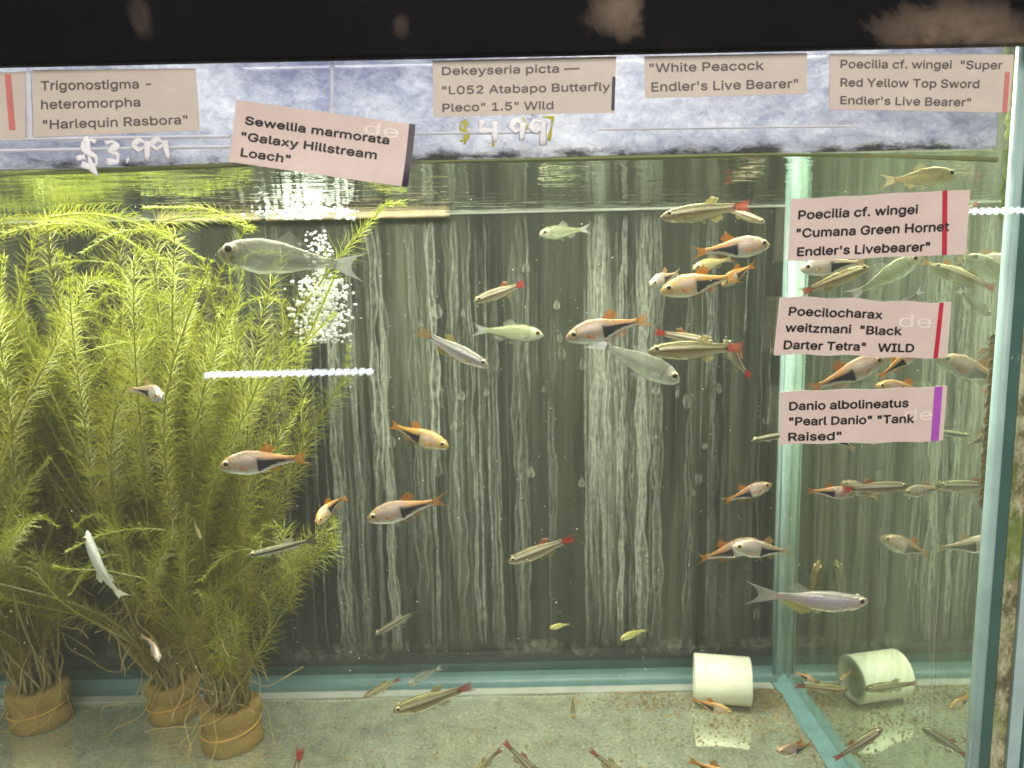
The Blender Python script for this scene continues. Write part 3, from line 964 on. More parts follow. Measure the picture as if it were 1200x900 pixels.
pA = at(48, 843, 0.4425); pB = at(204, 832, 0.447); pC = at(272, 868, 0.4155)
waterweed((pA.x, pA.y, 0.0004), 0.0185, 0.026, 84, 0.042, 'leftmost waterweed bunch, murky olive, on a shaded foam base',
          [(60, 262, .40, .06), (20, 300, .36, 0), (-30, 380, .34, 0), (100, 330, .36, .03), (0, 250, .42, .07), (40, 610, .37, .02)], -0.01)
waterweed((pB.x, pB.y, 0.0004), 0.0165, 0.025, 84, 0.042, 'middle waterweed bunch, behind the others, on a foam base touching the back',
          [(130, 270, .37, -.05), (190, 262, .38, .05), (95, 300, .34, 0), (70, 255, .38, .08), (230, 330, .36, 0), (150, 300, .34, .02), (250, 390, .36, 0)], -0.015)
waterweed((pC.x, pC.y, 0.0004), 0.0180, 0.027, 80, 0.030, 'frontmost waterweed bunch on a tan foam base, its tips bright green',
          [(455, 245, .385, .012), (390, 305, .37, 0), (330, 300, .35, -.02), (400, 365, .37, .0), (245, 305, .33, 0), (225, 275, .35, -.04), (300, 345, .34, 0), (350, 400, .35, 0),
           (380, 640, .385, .004), (385, 615, .39, .003), (290, 260, .38, -.05), (310, 420, .33, 0), (360, 470, .36, 0)], 0.012)

# air bubbles
bm = bmesh.new(); rr_ = random.Random(8)
for _ in range(1000):
    z = rr_.random()
    if z < 0.62: px, py, d, r = rr_.gauss(378, 15), rr_.uniform(328, 402), rr_.gauss(.405, .008), rr_.uniform(.0004, .0013)
    elif z < 0.8: px, py, d, r = rr_.gauss(373, 8), rr_.uniform(270, 335), rr_.gauss(.405, .006), rr_.uniform(.0004, .0010)
    else: px, py, d, r = rr_.gauss(365, 24), rr_.uniform(243, 256), rr_.gauss(.415, .016), rr_.uniform(.0006, .0014)
    p = at(px, py, d); p.z = min(p.z, ZW - 0.0012)
    if p.y > D2 - .004: p.y = D2 - .004
    bmesh.ops.create_icosphere(bm, subdivisions=2, radius=r, matrix=Matrix.Translation(p) @ Matrix.Diagonal((1, 1, rr_.uniform(.5, .95), 1)))
me = bpy.data.meshes.new('air_bubbles'); bm.to_mesh(me); bm.free(); me.materials.append(MAT['bubble'])
me.polygons.foreach_set('use_smooth', [True] * len(me.polygons))
tag(link('air_bubbles', me), 'white cloud of air bubbles rising beside the waterweed to the surface', 'air bubbles', kind='stuff')

# beige canes lying at the water line against the back pane


def cane(x0, x1, py0, py1, label, dz, r):
    a, b = at(x0, py0, D2 - 0.004), at(x1, py1, D2 - 0.004); a.z = b.z = ZW - 0.0008 + dz
    pts = [a + (b - a) * (i / 30) for i in range(31)]
    o = MB().tube(pts, lambda f: r * (1 + 0.22 * math.exp(-((f * 3.3 % 1 - .5) / .06) ** 2)) * (1 - 0.5 * (f > .98)), 10).build('floating_cane', MAT['stick'], None, True)
    for v in o.data.vertices: v.co -= a
    o.location = a
    tag(o, label, 'cane', 'beige canes floating at the water line')


cane(185, 306, 254, 252, 'short beige cane floating at the water line behind the waterweed', -0.0007, 0.0014)
cane(312, 527, 251, 249, 'long beige cane floating at the water line behind the bubbles', -0.0007, 0.0016)

# white pipe offcut
po = empty('pipe_offcut', (pipe_c.x, pipe_c.y, 0)); tag(po, 'short white plastic pipe offcut lying on the silty tank bottom', 'pipe')
ro, ri, hl = 0.0150, 0.0116, 0.0176
cl = MB(); n = 48
for x, r in ((-hl, ri), (-hl, ro - .0006), (-hl + .0006, ro), (hl - .0006, ro), (hl, ro - .0006), (hl, ri)):
    cl.v += [(x, r * math.cos(2 * math.pi * i / n), r * math.sin(2 * math.pi * i / n) + ro + 0.0006) for i in range(n)]
for j in range(6):
    for i in range(n):
        i2 = (i + 1) % n; j2 = (j + 1) % 6
        cl.f.append((j * n + i, j2 * n + i, j2 * n + i2, j * n + i2))
cl.build('pipe_wall', MAT['pipe'], po, True)
po.rotation_euler = (0, 0, -math.atan2(pipe_c.x, pipe_c.y) + 0.09)

# LED strip of the shop behind the viewer: seen only as dotted reflections in the front glass
ml = NT('lit_diode'); em = ml.n('Emission'); em.inputs[0].default_value = (0.85, 0.9, 1, 1); em.inputs[1].default_value = 20; ml.surf(em.outputs[0])


def led(x0, y0, x1, y1, n, label):
    a, b = at(x0, y0, 0.80), at(x1, y1, 0.80)
    for p in (a, b): p.y = 2 * (D1 - 0.006) - p.y
    root = empty('light_strip', a); tag(root, label, 'light strip', 'shop light strips reflected in the glass')
    mb = bmesh.new()
    for i in range(n):
        bmesh.ops.create_icosphere(mb, subdivisions=2, radius=0.0033, matrix=Matrix.Translation((b - a) * ((i + .5) / n)))
    m_ = bpy.data.meshes.new('diodes'); mb.to_mesh(m_); mb.free(); m_.materials.append(ml.m)
    link('diodes', m_, root)
    d = (b - a)
    MB().tube([Vector((0, -0.006, 0)), d + Vector((0, -0.006, 0))], 0.003, 6).build('strip_backing', MAT['trim'], root)


led(238, 440, 436, 436, 22, 'dotted white light strip reflected across the waterweed')
led(1138, 247, 1215, 246, 9, 'dotted white light strip reflected at the right border')

# ------------------------------------------------------------------ fish
KIND = {}


def K(name, **kw): KIND[name] = kw


K('harlequin', L=.040, top=[(0, .020), (.05, .062), (.16, .104), (.34, .140), (.52, .124), (.75, .072), (.9, .042), (1, .038)],
  bot=[(0, .016), (.05, .056), (.16, .100), (.36, .134), (.55, .116), (.75, .062), (.9, .038), (1, .036)], wid=.064, blen=.79)
K('minnow', L=.037, top=[(0, .014), (.05, .044), (.16, .070), (.4, .092), (.6, .086), (.8, .058), (1, .044)],
  bot=[(0, .014), (.05, .044), (.16, .078), (.4, .106), (.6, .092), (.8, .054), (1, .042)], wid=.060, blen=.80)
K('danio', L=.050, top=[(0, .012), (.05, .036), (.16, .056), (.4, .072), (.6, .064), (.8, .036), (1, .026)],
  bot=[(0, .012), (.05, .042), (.16, .072), (.4, .100), (.6, .088), (.8, .044), (1, .028)], wid=.055, blen=.74)
K('barb', L=.046, top=[(0, .012), (.05, .055), (.15, .092), (.35, .122), (.55, .108), (.75, .066), (.9, .038), (1, .036)],
  bot=[(0, .012), (.05, .055), (.15, .095), (.35, .125), (.55, .105), (.75, .060), (.9, .034), (1, .032)], wid=.060, blen=.80)
K('thin', L=.036, top=[(0, .008), (.06, .032), (.18, .046), (.4, .056), (.6, .052), (.8, .040), (1, .028)],
  bot=[(0, .008), (.06, .032), (.18, .050), (.4, .060), (.6, .054), (.8, .038), (1, .026)], wid=.050, blen=.84)


def ip(tab, s):
    xs, ys = zip(*tab)
    # smooth interpolation
    s = np.asarray(s, dtype=float)
    return np.interp(s, xs, ys)


def sm(a, b, x): t = np.clip((x - a) / (b - a), 0, 1); return t * t * (3 - 2 * t)


def mixc(c, d, f): return c * (1 - f[..., None]) + np.array(d) * f[..., None]


PAL = {
    'harlequin': dict(back=(.33, .22, .14), side=(.46, .33, .25), belly=(.60, .585, .52), fin=(.52, .20, .04), tail=(.56, .25, .05), head=(.44, .28, .15)),
    'harlequin_gold': dict(back=(.56, .33, .12), side=(.50, .34, .17), belly=(.60, .54, .38), fin=(.62, .23, .02), tail=(.66, .28, .03), head=(.52, .33, .09)),
    'harlequin_pale': dict(back=(.48, .38, .29), side=(.50, .43, .36), belly=(.62, .60, .54), fin=(.55, .36, .16), tail=(.60, .45, .25), head=(.6, .5, .4)),
    'minnow': dict(back=(.20, .17, .08), side=(.28, .22, .13), belly=(.50, .44, .31), stripe=(.92, .86, .70), low=(.13, .06, .04), fin=(.36, .28, .09), tail=(.58, .05, .04)),
    'minnow_grey': dict(back=(.24, .23, .18), side=(.36, .33, .33), belly=(.66, .60, .52), stripe=(.80, .78, .74), low=(.30, .27, .30), fin=(.40, .34, .08), tail=(.34, .22, .10)),
    'minnow_olive': dict(back=(.24, .21, .08), side=(.31, .25, .12), belly=(.46, .41, .24), stripe=(.90, .80, .52), low=(.12, .065, .03), fin=(.40, .34, .12), tail=(.50, .12, .08)),
    'danio': dict(back=(.34, .30, .27), side=(.52, .44, .48), belly=(.58, .48, .32), fin=(.50, .50, .42), tail=(.48, .47, .42), head=(.56, .46, .40)),
    'silver': dict(back=(.19, .19, .14), side=(.31, .31, .25), belly=(.46, .46, .38), fin=(.50, .52, .48), tail=(.66, .68, .66), head=(.46, .44, .40)),
    'green': dict(back=(.25, .27, .13), side=(.34, .37, .21), belly=(.44, .47, .31), fin=(.46, .48, .36), tail=(.52, .54, .48), head=(.50, .50, .36)),
    'white': dict(back=(.70, .69, .58), side=(.78, .77, .68), belly=(.85, .84, .78), fin=(.66, .66, .54), tail=(.70, .70, .60), head=(.75, .72, .64)),
    'amber': dict(back=(.40, .33, .12), side=(.56, .48, .22), belly=(.58, .53, .30), fin=(.50, .42, .18), tail=(.50, .44, .25), head=(.52, .44, .20)),
    'mottle': dict(back=(.16, .13, .04), side=(.40, .36, .10), belly=(.5, .46, .2), stripe=(.66, .62, .24), low=(.05, .04, .02), fin=(.4, .36, .14), tail=(.2, .17, .07), head=(.34, .3, .1)),
    'yellow': dict(back=(.52, .47, .13), side=(.70, .66, .22), belly=(.74, .72, .36), fin=(.55, .5, .2), tail=(.5, .46, .16), head=(.66, .6, .2)),
    'dusky': dict(back=(.20, .19, .14), side=(.33, .32, .25), belly=(.44, .43, .35), fin=(.30, .30, .25), tail=(.55, .56, .54), head=(.20, .18, .14)),
    'lined': dict(back=(.26, .24, .14), side=(.08, .075, .05), belly=(.48, .46, .32), stripe=(.40, .38, .24), low=(.02, .02, .015), fin=(.5, .5, .38), tail=(.10, .09, .07)),
}


def fish_colour(kind, pal, s, v):
    p = PAL[pal]
    c = np.broadcast_to(np.array(p['side'], dtype=float), s.shape + (3,)).copy()
    c = mixc(c, p['back'], sm(0.25, 0.8, v))
    c = mixc(c, p['belly'], sm(-0.25, -0.75, v))
    if kind == 'harlequin':
        c = mixc(c, p['head'], sm(0.26, 0.12, s) * sm(-.6, 0, v))
        c = mixc(c, (.55, .40, .34), sm(.02, 0, np.abs(s - .255 + .04 * v * v)) * sm(.85, .6, np.abs(v)) * .6)   # gill cover edge
        c = mixc(c, (.80, .62, .62), np.exp(-((s - .38) / .12) ** 2 - ((v - .3) / .3) ** 2) * .55)
        lo = -.76 * (1 - (s - .50) / .47) - .05; hi = .34 * (1 - (s - .50) / .6) + .06
        wedge = sm(.50, .515, s) * sm(lo - .05, lo + .03, v) * sm(hi + .05, hi - .03, v) * sm(1.0, .96, s)
        c = mixc(c, p['tail'], sm(.50, .7, s) * sm(0.0, .25, v) * .65)
        c = mixc(c, (.010, .011, .022), wedge)
    elif kind == 'minnow' or pal == 'lined':
        st = np.exp(-((v - .30) / .11) ** 2) * sm(.04, .12, s)
        lw = np.exp(-((v - .02) / .17) ** 2) * sm(.10, .2, s) * .95
        c = mixc(c, p['low'], lw); c = mixc(c, p['stripe'], st)
        c = mixc(c, (.03, .02, .02), np.exp(-((s - .985) / .025) ** 2 - (v / .5) ** 2))
    elif kind == 'danio':
        c = mixc(c, (.70, .62, .80), np.exp(-((v - .3) / .25) ** 2) * sm(.2, .35, s) * sm(.9, .6, s) * .6)
        c = mixc(c, (.62, .44, .14), np.exp(-((v - .05) / .2) ** 2) * sm(.6, .9, s) * .6)
        c = mixc(c, (.62, .36, .28), np.exp(-((s - .14) / .05) ** 2 - ((v + .05) / .4) ** 2) * .6)
    else:
        c = mixc(c, p['head'], sm(0.26, 0.14, s))
        c = mixc(c, np.array(p['back']) * .8, sm(.018, 0, np.abs(s - .26 + .05 * v * v)) * sm(.85, .6, np.abs(v)) * .6)
        c = mixc(c, (.02, .02, .02), np.exp(-((s - .985) / .02) ** 2) * (0.8 if pal == 'silver' else 0))
    return c


def bender(b):
    def f(x, y, z):
        x = np.asarray(x, dtype=float); y = np.asarray(y, dtype=float)
        if abs(b) < 1e-3: return x, y, z
        xr = 0.10 - x                      # the tail half bends most
        g = np.where(xr > 0, xr, 0.45 * xr)
        ph = b * g * 1.6
        # integrate the spine
        tt = np.linspace(-.6, 1.0, 400); gg = np.where(tt > 0, tt, .45 * tt); phi = b * gg * 1.6
        X = np.cumsum(np.cos(phi)) * (tt[1] - tt[0]); Y = np.cumsum(np.sin(phi)) * (tt[1] - tt[0])
        i0 = np.searchsorted(tt, 0); X -= X[i0]; Y -= Y[i0]
        sx = np.interp(xr, tt, X); sy = np.interp(xr, tt, Y)
        return 0.10 - sx + y * np.sin(ph), sy + y * np.cos(ph), z
    return f


MF = mat_fish('fish_skin', 0.25, 0.25, 0.80)
MG = mat_fish('pale_fish_skin', 0.30, 0.12, 0.50)
MFIN = mat_fin('fish_fin')
CACHE = {}


def fish_meshes(kind, pal, b, ghost):
    key = (kind, pal, round(b, 2), ghost)
    if key in CACHE: return CACHE[key]
    k = KIND[kind]; bend = bender(b); p = PAL[pal]
    out = {}
    m, n = 84, 32
    s = np.linspace(0, 1, m) ** 1.15
    top = ip(k['top'], s); bot = ip(k['bot'], s)
    for _ in range(3):
        top[1:-1] = (top[:-2] + 2 * top[1:-1] + top[2:]) / 4; bot[1:-1] = (bot[:-2] + 2 * bot[1:-1] + bot[2:]) / 4
    wd = k['wid'] * np.clip(np.minimum(np.sqrt(s / .16 + .004), 1.0), .06, 1) * (1 - .86 * sm(.35, 1.0, s))
    ang = np.linspace(0, 2 * np.pi, n, endpoint=False)
    S, A = np.meshgrid(s, ang, indexing='ij')
    cz = np.cos(A); sy = np.sin(A)
    Z = np.where(cz > 0, cz * top[:, None], cz * bot[:, None])
    Y = np.sign(sy) * np.abs(sy) ** 0.85 * wd[:, None]
    X = 0.5 - S * k['blen']
    Zc = Z - 0.012 * (1 - sm(0, .2, S)) * (1 if kind != 'danio' else -1)
    col = fish_colour(kind, pal, S, cz)
    bx_, by_, bz_ = bend(X.ravel(), Y.ravel(), Zc.ravel())
    V = np.c_[bx_, by_, bz_]
    Fc = [(i * n + j, i * n + (j + 1) % n, (i + 1) * n + (j + 1) % n, (i + 1) * n + j) for i in range(m - 1) for j in range(n)]
    Fc += [tuple(range(n)), tuple((m - 1) * n + j for j in reversed(range(n)))]
    T = np.c_[col.reshape(-1, 3), np.ones(m * n)]
    out['body'] = meshdata('fish_body', V, Fc, MG if ghost else MF, smooth=True, attrs={'tint': ('FLOAT_COLOR', T)})

    def fin(name, root_a, root_b, tip_a, tip_b, colr, al0, al1, y0=0.0, splay=0.0, fork=0.0, rays=11, redmid=False, edge=None):
        """a webbed fin between root edge a-b and tip edge a-b (x, z), with rays; two skins give it thickness"""
        vs, T2, A2, fs = [], [], [], []
        ns = 8
        for sd in (-1, 1):
            for i in range(rays * 2 + 1):
                u = i / (rays * 2)
                for j in range(ns + 1):
                    f = j / ns
                    x = (root_a[0] * (1 - u) + root_b[0] * u) * (1 - f) + (tip_a[0] * (1 - u) + tip_b[0] * u) * f
                    z = (root_a[1] * (1 - u) + root_b[1] * u) * (1 - f) + (tip_a[1] * (1 - u) + tip_b[1] * u) * f
                    x += fork * (1 - (2 * u - 1) ** 2) * f * f
                    y = y0 + splay * f + sd * 0.0016 * (1 - .8 * f) + 0.003 * math.sin(u * 9) * f
                    vs.append((x, y, z))
                    c = np.array(colr, dtype=float)
                    a = al0 * (1 - f) + al1 * f
                    if i % 2: a *= 0.72
                    if redmid:
                        q = abs(2 * u - 1); a *= (1 - .75 * sm(.55, .95, np.array(q))) * (1 - .8 * sm(.62, .95, np.array(f)))
                        c = c * (1 - .4 * q)
                    if edge is not None: c = c * (1 - sm(.7, 1, np.array(f))) + np.array(edge) * sm(.7, 1, np.array(f))
                    T2.append((*c, 1)); A2.append(float(a))
        o_ = (rays * 2 + 1) * (ns + 1)
        for i in range(rays * 2):
            for j in range(ns):
                a = i * (ns + 1) + j
                fs.append((a, a + 1, a + ns + 2, a + ns + 1)); fs.append((o_ + a, o_ + a + ns + 1, o_ + a + ns + 2, o_ + a + 1))
        vs = np.array(vs); q1, q2, q3 = bend(vs[:, 0], vs[:, 1], vs[:, 2])
        return meshdata(name, np.c_[q1, q2, q3], fs, MFIN, smooth=True, attrs={'tint': ('FLOAT_COLOR', T2), 'alpha': ('FLOAT', A2)})

    def tz(sx): return float(np.interp(sx, s, top))

    def bz(sx): return -float(np.interp(sx, s, bot))
    X_ = lambda sx: 0.5 - sx * k['blen']
    xe = X_(1.0)
    if kind == 'harlequin':
        out['dorsal_fin'] = fin('dorsal_fin', (X_(.52), tz(.52) - .008), (X_(.68), tz(.68) - .008), (X_(.66), tz(.52) + .085), (X_(.76), tz(.68) + .045), p['fin'], .85, .5)
        out['tail_fin'] = fin('tail_fin', (xe + .02, .032), (xe + .02, -.030), (-.505, .098), (-.5, -.092), p['tail'], .85, .16, fork=.13)
        out['anal_fin'] = fin('anal_fin', (X_(.62), bz(.62) + .01), (X_(.80), bz(.80) + .01), (X_(.76), bz(.62) - .035), (X_(.85), bz(.8) - .03), p['fin'], .5, .15)
        out['pelvic_fin'] = fin('pelvic_fin', (X_(.46), bz(.46) + .012), (X_(.52), bz(.52) + .012), (X_(.60), bz(.5) - .05), (X_(.64), bz(.54) - .03), p['fin'], .45, .12)
    elif kind in ('minnow', 'thin'):
        rm = kind == 'minnow' and pal != 'minnow_grey'
        out['dorsal_fin'] = fin('dorsal_fin', (X_(.58), tz(.58) - .006), (X_(.74), tz(.74) - .006), (X_(.70), tz(.58) + .062), (X_(.80), tz(.7) + .045), p['fin'] if pal != 'minnow' else (.46, .15, .06), .85, .55, edge=(.7, .62, .4) if rm else None)
        out['tail_fin'] = fin('tail_fin', (xe + .012, .034), (xe + .012, -.032), (-.5, .085), (-.5, -.080), p['tail'], .98, .45, fork=.05, redmid=rm)
        out['anal_fin'] = fin('anal_fin', (X_(.62), bz(.62) + .008), (X_(.80), bz(.8) + .008), (X_(.74), bz(.62) - .05), (X_(.84), bz(.8) - .035), p['fin'], .7, .3)
        out['pelvic_fin'] = fin('pelvic_fin', (X_(.48), bz(.48) + .012), (X_(.54), bz(.54) + .012), (X_(.58), bz(.5) - .035), (X_(.62), bz(.54) - .02), p['fin'], .6, .25)
    elif kind == 'danio':
        out['dorsal_fin'] = fin('dorsal_fin', (X_(.62), tz(.62) - .006), (X_(.78), tz(.78) - .006), (X_(.80), tz(.62) + .065), (X_(.90), tz(.8) + .03), p['fin'], .45, .18)
        out['tail_fin'] = fin('tail_fin', (xe + .012, .025), (xe + .012, -.027), (-.51, .10), (-.50, -.105), p['tail'], .75, .25, fork=.12)
        out['anal_fin'] = fin('anal_fin', (X_(.54), bz(.54) + .01), (X_(.90), bz(.9) + .006), (X_(.70), bz(.54) - .045), (X_(.94), bz(.9) - .02), (.55, .50, .16), .7, .35)
        out['pelvic_fin'] = fin('pelvic_fin', (X_(.44), bz(.44) + .012), (X_(.5), bz(.5) + .012), (X_(.54), bz(.5) - .03), (X_(.58), bz(.54) - .015), (.7, .66, .5), .7, .3)
    else:
        out['dorsal_fin'] = fin('dorsal_fin', (X_(.46), tz(.46) - .008), (X_(.66), tz(.66) - .008), (X_(.58), tz(.46) + .075), (X_(.72), tz(.66) + .03), p['fin'], .45, .16)
        out['tail_fin'] = fin('tail_fin', (xe + .02, .032), (xe + .02, -.030), (-.505, .10), (-.5, -.095), p['tail'], .75, .35, fork=.10)
        out['anal_fin'] = fin('anal_fin', (X_(.62), bz(.62) + .01), (X_(.82), bz(.82) + .01), (X_(.74), bz(.62) - .045), (X_(.86), bz(.82) - .03), p['fin'], .45, .18)
        out['pelvic_fin'] = fin('pelvic_fin', (X_(.44), bz(.44) + .012), (X_(.5), bz(.5) + .012), (X_(.56), bz(.46) - .05), (X_(.6), bz(.5) - .03), p['fin'], .45, .15)
    wp = float(np.interp(.28, s, wd))
    for sd in (-1, 1):
        out['pectoral_fin%d' % sd] = fin('pectoral_fin', (X_(.27), -.018), (X_(.28), -.045), (X_(.40), -.035), (X_(.38), -.080), p['fin'], .5, .15, y0=sd * wp * .96, splay=sd * .03)
    ex = .105 if kind != 'danio' else .10
    er = .040 if kind in ('harlequin', 'barb') else .030
    we = float(np.interp(ex, s, wd)); ze = .022 if kind != 'thin' else .012
    for sd in (-1, 1):
        for nm, rad, dy, mt in (('eye', er, .52, MAT['eye_iris']), ('pupil', er * .66, .86, MAT['pupil'])):
            bmm = bmesh.new()
            bmesh.ops.create_uvsphere(bmm, u_segments=16, v_segments=10, radius=1)
            P_ = np.array([v.co[:] for v in bmm.verts])
            x = X_(ex) + P_[:, 0] * rad; z = ze + P_[:, 2] * rad
            y = sd * (we * .80) + P_[:, 1] * rad * .55 + (sd * er * .30 if nm == 'pupil' else 0)
            q1, q2, q3 = bend(x, y, z)
            for v, a_, b_, c_ in zip(bmm.verts, q1, q2, q3): v.co = (a_, b_, c_)
            mm = bpy.data.meshes.new(nm); bmm.to_mesh(mm); bmm.free(); mm.materials.append(mt)
            mm.polygons.foreach_set('use_smooth', [True] * len(mm.polygons))
            out[nm + str(sd)] = mm
    CACHE[key] = out
    return out


GROUP = {'harlequin': 'harlequin fish with black wedges', 'minnow': 'striped minnows with red tails', 'danio': None, 'barb': 'plain deep bodied fish', 'thin': 'slim plain fish'}


def fish(kind, pal, head, tail, label, yaw=0, b=0.0, D=None, tilt=0, ghost=False, L=None):
    lp = math.dist(head, tail) / math.cos(R(yaw))
    LL = L or KIND[kind]['L']
    Dm = D or min(.452, max(.285, F * LL / lp))
    hn = abs(math.sin(R(yaw)))
    for _ in range(60):
        h, t = at(*head, Dm), at(*tail, Dm)
        dy = (h - t).length * math.tan(R(yaw))
        h, t = at(*head, Dm - dy / 2), at(*tail, Dm + dy / 2)
        if max(h.x, t.x) < XR - .004 and min(h.z, t.z) > .0035 and max(h.z, t.z) < ZW - .003 and min(h.y, t.y) > D1 + .004 and max(h.y, t.y) < D2 - .006: break
        if min(h.y, t.y) <= D1 + .005: Dm += .003 if max(h.x, t.x) < XR - .004 else 0; break
        Dm -= .004
    X = (h - t); ln = X.length; X.normalize()
    Zu = Vector((0, 0, 1)) if abs(X.z) < .9 else Vector((X.x and -1 or 1, 0, .3))
    Z = (Zu - X * Zu.dot(X)).normalized()
    Yv = Z.cross(X)
    rm = Matrix((X, Yv, Z)).transposed().to_4x4() @ Matrix.Rotation(R(tilt), 4, 'X')
    root = empty(NAMES[kind]); root.empty_display_size = .1
    q1, q2, _q = bender(b)(np.array([.5, -.5]), np.zeros(2), 0)
    ch = Vector((q1[0] - q1[1], q2[0] - q2[1], 0)); mid = Vector(((q1[0] + q1[1]) / 2, (q2[0] + q2[1]) / 2, 0))
    root.matrix_world = Matrix.Translation((h + t) / 2) @ rm @ Matrix.Rotation(-math.atan2(ch.y, ch.x), 4, 'Z') @ Matrix.Scale(ln / ch.length, 4) @ Matrix.Translation(-mid)
    tag(root, label, 'fish', GROUP[kind])
    ms = fish_meshes(kind, pal, b, ghost)
    eyes = {}
    for nm, me in ms.items():
        base = nm.rstrip('-1') if nm[-1] == '1' else nm
        if base == 'pupil': continue
        ob = link(base, me, root)
        if base == 'eye': eyes[nm[3:]] = ob
    for sd in ('-1', '1'):
        link('pupil', ms['pupil' + sd], eyes[sd])
    return root


NAMES = {'harlequin': 'harlequin_fish', 'minnow': 'striped_minnow', 'danio': 'pearl_danio', 'barb': 'deep_bodied_fish', 'thin': 'slim_fish'}
H, W_, B_, T_ = 'harlequin', 'minnow', 'barb', 'thin'
# left and middle
fish(B_, 'dusky', (255, 294), (428, 314), 'large silvery grey fish under the long cane, its pale tail over the bubbles', 0, .15, D=.335, ghost=True, L=.065)
fish(H, 'harlequin_pale', (189, 466), (140, 456), 'small pale harlequin head showing between waterweed leaves', 35, -.9, D=.325)
fish(H, 'harlequin', (257, 546), (369, 536), 'harlequin fish facing left against the waterweed, below the dotted reflection', 4, .1)
fish(H, 'harlequin_gold', (372, 614), (410, 584), 'golden harlequin curled sharply beside the waterweed edge', 20, 1.9, D=.33)
fish(H, 'harlequin_gold', (526, 523), (454, 494), 'orange harlequin facing right with its dorsal fin raised, left of the bare dark wall', 22, .5)
fish(H, 'harlequin', (430, 608), (528, 584), 'harlequin fish facing left with orange dorsal and a sharp black wedge, below the curled one', 5, .05)
fish(T_, 'lined', (289, 651), (374, 631), 'slim fish with one black line, in front of the waterweed stems', 10, -.1, L=.035)
fish(T_, 'white', (101, 622), (147, 700), 'white fish diving tail down with a curved tail in front of dark waterweed', 10, .7, D=.33)
fish(H, 'harlequin_pale', (186, 774), (160, 742), 'pale harlequin turned towards the viewer above the middle foam base', 42, -.5, D=.35)
fish(B_, 'amber', (236, 632), (226, 604), 'tiny brown fish pointing down among the waterweed stems', 20, .2, D=.36)
fish(W_, 'minnow', (595, 658), (676, 629), 'red tailed minnow climbing tail up in the middle of the dark wall', 0, -.08)
fish(T_, 'lined', (438, 744), (491, 715), 'dark slim fish slanting up near the foot of the back wall', 5, .1, D=.42)
fish(W_, 'minnow_grey', (573, 429), (488, 386), 'grey minnow with pale back stripe slanting down to the right', 8, .35, D=.34)
fish(B_, 'green', (637, 392), (552, 386), 'greenish plain fish facing right in the centre of the tank', 5, .1)
fish(W_, 'minnow', (555, 353), (616, 331), 'short red tailed minnow with bright yellow dorsal, above the greenish fish', 30, -.35, D=.36)
fish(H, 'harlequin', (663, 396), (770, 372), 'largest harlequin, facing left with tail fork spread, right of the greenish fish', 0, .08)
fish(B_, 'silver', (797, 446), (688, 396), 'translucent silvery fish slanting down right under the largest harlequin', 0, .1, D=.37, ghost=True)
fish(W_, 'minnow', (838, 403), (764, 388), 'red tailed minnow with white back stripe facing right behind the largest harlequin', 10, .1, D=.39)
fish(W_, 'minnow_olive', (759, 411), (876, 407), 'olive minnow facing left with a level stripe and pinkish tail', 0, -.12)
fish(W_, 'minnow', (850, 398), (882, 444), 'minnow turned away with its reddish tail drooping, behind the olive minnow', 40, .3, D=.38)
fish(W_, 'minnow_olive', (774, 254), (884, 240), 'olive minnow with red dorsal and tail just under the water line', 0, .1)
fish(W_, 'minnow', (897, 261), (846, 243), 'small minnow facing right, mostly behind the one at the water line', 15, .1, D=.40)
fish(H, 'harlequin', (902, 286), (806, 297), 'lilac sheened harlequin facing right below the two minnows at the water line', 2, .08)
fish(H, 'harlequin_gold', (774, 341), (872, 322), 'golden harlequin facing left with large dark eye in the upper cluster', 8, -.1)
fish(H, 'harlequin_pale', (762, 334), (800, 318), 'pale harlequin head on, its snout left of the golden one', 45, .2, D=.38)
fish(B_, 'amber', (812, 315), (862, 302), 'brown faced fish peeping over the back of the golden harlequin', 25, .2, D=.40, L=.03)
fish(H, 'harlequin_gold', (846, 334), (889, 308), 'harlequin of which the orange tail fork shows behind the golden one', 30, .3, D=.41)
fish(B_, 'green', (632, 274), (694, 268), 'pale greenish fish near the water line at the back', 20, .2, D=.43, ghost=True)
fish(H, 'harlequin', (904, 567), (843, 589), 'harlequin facing up right, beside the corner sealant', 12, .2)
fish(H, 'harlequin', (889, 633), (813, 656), 'harlequin with orange tail at left, crossing another below the corner', 12, .5)
fish(H, 'harlequin_pale', (858, 640), (932, 646), 'harlequin with yellow tail at right, partly behind the one it crosses', 12, -.3, D=.37)
fish('danio', 'danio', (1017, 706), (871, 694), 'long lilac pearl danio facing right with pale forked tail', 0, .1)
fish(W_, 'mottle', (960, 656), (944, 738), 'mottled brown and yellow fish clinging upright to the side glass', 0, 0, D=.425, tilt=60)
fish(B_, 'yellow', (644, 736), (670, 731), 'tiny bright yellow fish near the foot of the back wall', 10, .2, D=.43)
fish(B_, 'yellow', (727, 749), (762, 737), 'tiny yellow and olive fish slanting down left near the back seam', 10, .3, D=.43)
fish(H, 'harlequin_gold', (859, 836), (806, 816), 'orange harlequin facing the viewer in front of the white pipe', 22, .3, D=.395)
fish(W_, 'minnow_olive', (460, 833), (559, 802), 'red tailed minnow climbing tail up just over the tank bottom', 0, -.1)
fish(W_, 'minnow_olive', (426, 817), (472, 794), 'small faint minnow above the back seam, tail up', 10, .1, D=.42)
fish(B_, 'silver', (478, 803), (520, 781), 'murky grey fish hovering over the back seam', 20, .2, D=.43, ghost=True)
fish(W_, 'minnow', (672, 842), (672, 811), 'tiny minnow seen from its front with red tail raised, over bare silt', 52, .1, D=.40)
fish(W_, 'minnow', (338, 968), (353, 872), 'minnow rising tail first at the bottom border near the front foam base', 15, .2, D=.325)
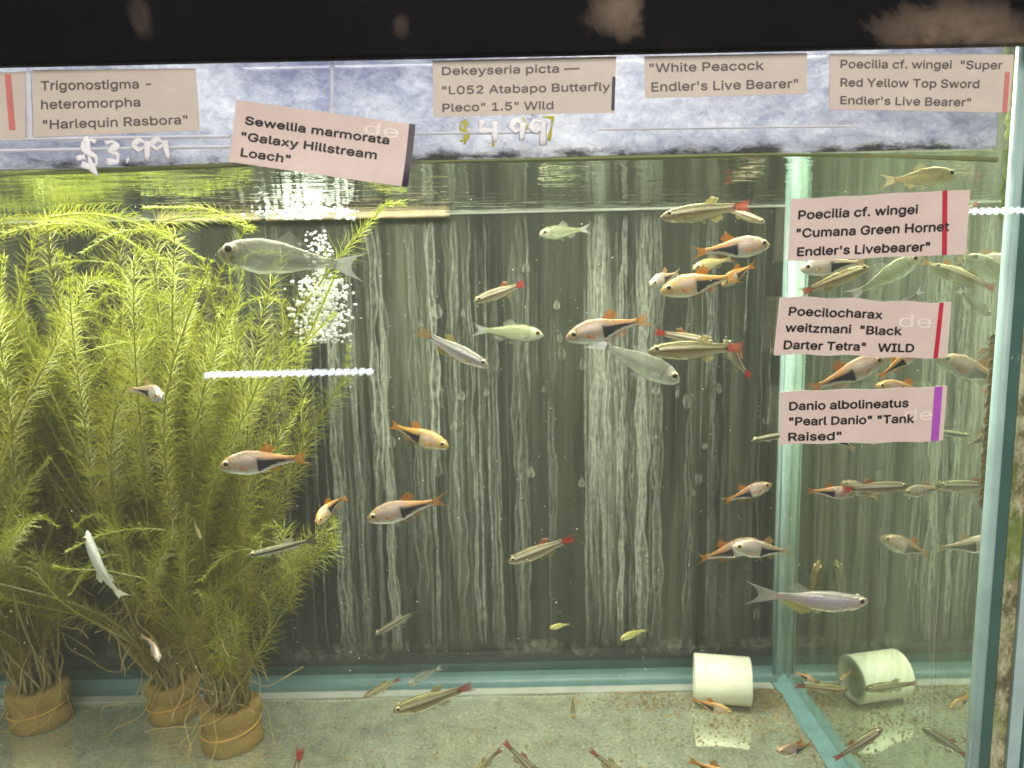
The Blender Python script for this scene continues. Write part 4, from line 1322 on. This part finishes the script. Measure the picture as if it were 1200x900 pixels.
fish(W_, 'minnow_olive', (545, 920), (590, 876), 'minnow at the bottom border, its red tail pointing up right', 15, .2, D=.335)
fish(W_, 'minnow', (640, 916), (588, 866), 'minnow at the bottom border, its red tail pointing up left beside another', 10, .2, D=.335)
fish(W_, 'minnow_olive', (745, 918), (688, 876), 'minnow alone at the bottom border with faded red tail up left', 10, .2, D=.335)
fish(H, 'harlequin', (909, 880), (953, 868), 'brown harlequin with short black wedge beside the aqua floor seam', 30, -.6, D=.335)
fish(H, 'harlequin_gold', (868, 918), (800, 887), 'harlequin below the border with only orange fins showing, left of the floor seam', 10, .1, D=.315)
fish(W_, 'minnow', (1034, 853), (974, 892), 'dark minnow with red tail pointing up right beside the floor seam', 0, .1, D=.325)
fish(W_, 'minnow_olive', (993, 808), (928, 803), 'striped minnow facing right at the foot of the side glass', 0, .05, D=.392)
fish(H, 'harlequin_gold', (957, 799), (929, 786), 'tiny orange harlequin at the corner of the floor seams', 25, .2, D=.41)
fish(H, 'harlequin', (1036, 420), (940, 460), 'harlequin slanting up right between two pink labels', 0, .15)
fish(H, 'harlequin_gold', (1078, 406), (1025, 446), 'harlequin mostly behind the Black Darter Tetra label, orange tail hanging out', 0, .2, D=.30)
fish(H, 'harlequin_gold', (1026, 452), (1098, 462), 'harlequin facing left with dorsal fin up over the Pearl Danio label', 0, .1, D=.30)
fish(T_, 'lined', (880, 516), (945, 506), 'slim fish with its front half poking out left of the Pearl Danio label', 0, .1, D=.38)
fish(H, 'harlequin', (1003, 578), (940, 575), 'harlequin with yellow tail left, overlapped by a red tailed minnow under the labels', 10, .1, D=.36)
fish(W_, 'minnow', (1064, 569), (982, 574), 'red tailed minnow facing right under the Pearl Danio label', 0, .05, D=.325)
fish(H, 'harlequin_pale', (972, 506), (1006, 530), 'pale fish whose tail hangs below the Pearl Danio label', 20, .2, D=.33)
fish(B_, 'amber', (1120, 204), (1030, 213), 'amber deep bodied fish just above the Cumana Green Hornet label', 0, .1, D=.285, ghost=False)
fish(H, 'harlequin_pale', (938, 315), (1024, 306), 'pinkish fish facing left directly under the Cumana Green Hornet label', 0, .1, D=.34)
fish(W_, 'minnow_olive', (1018, 312), (934, 345), 'olive minnow slanting down left above the Black Darter Tetra label', 0, .1, D=.35)
fish(B_, 'green', (1078, 300), (992, 350), 'large pale translucent fish slanting between the upper two pink labels', 0, .1, D=.315, ghost=True)
fish(B_, 'silver', (1046, 372), (1082, 338), 'pale fish tail peeping over the Black Darter Tetra label', 10, .1, D=.315)
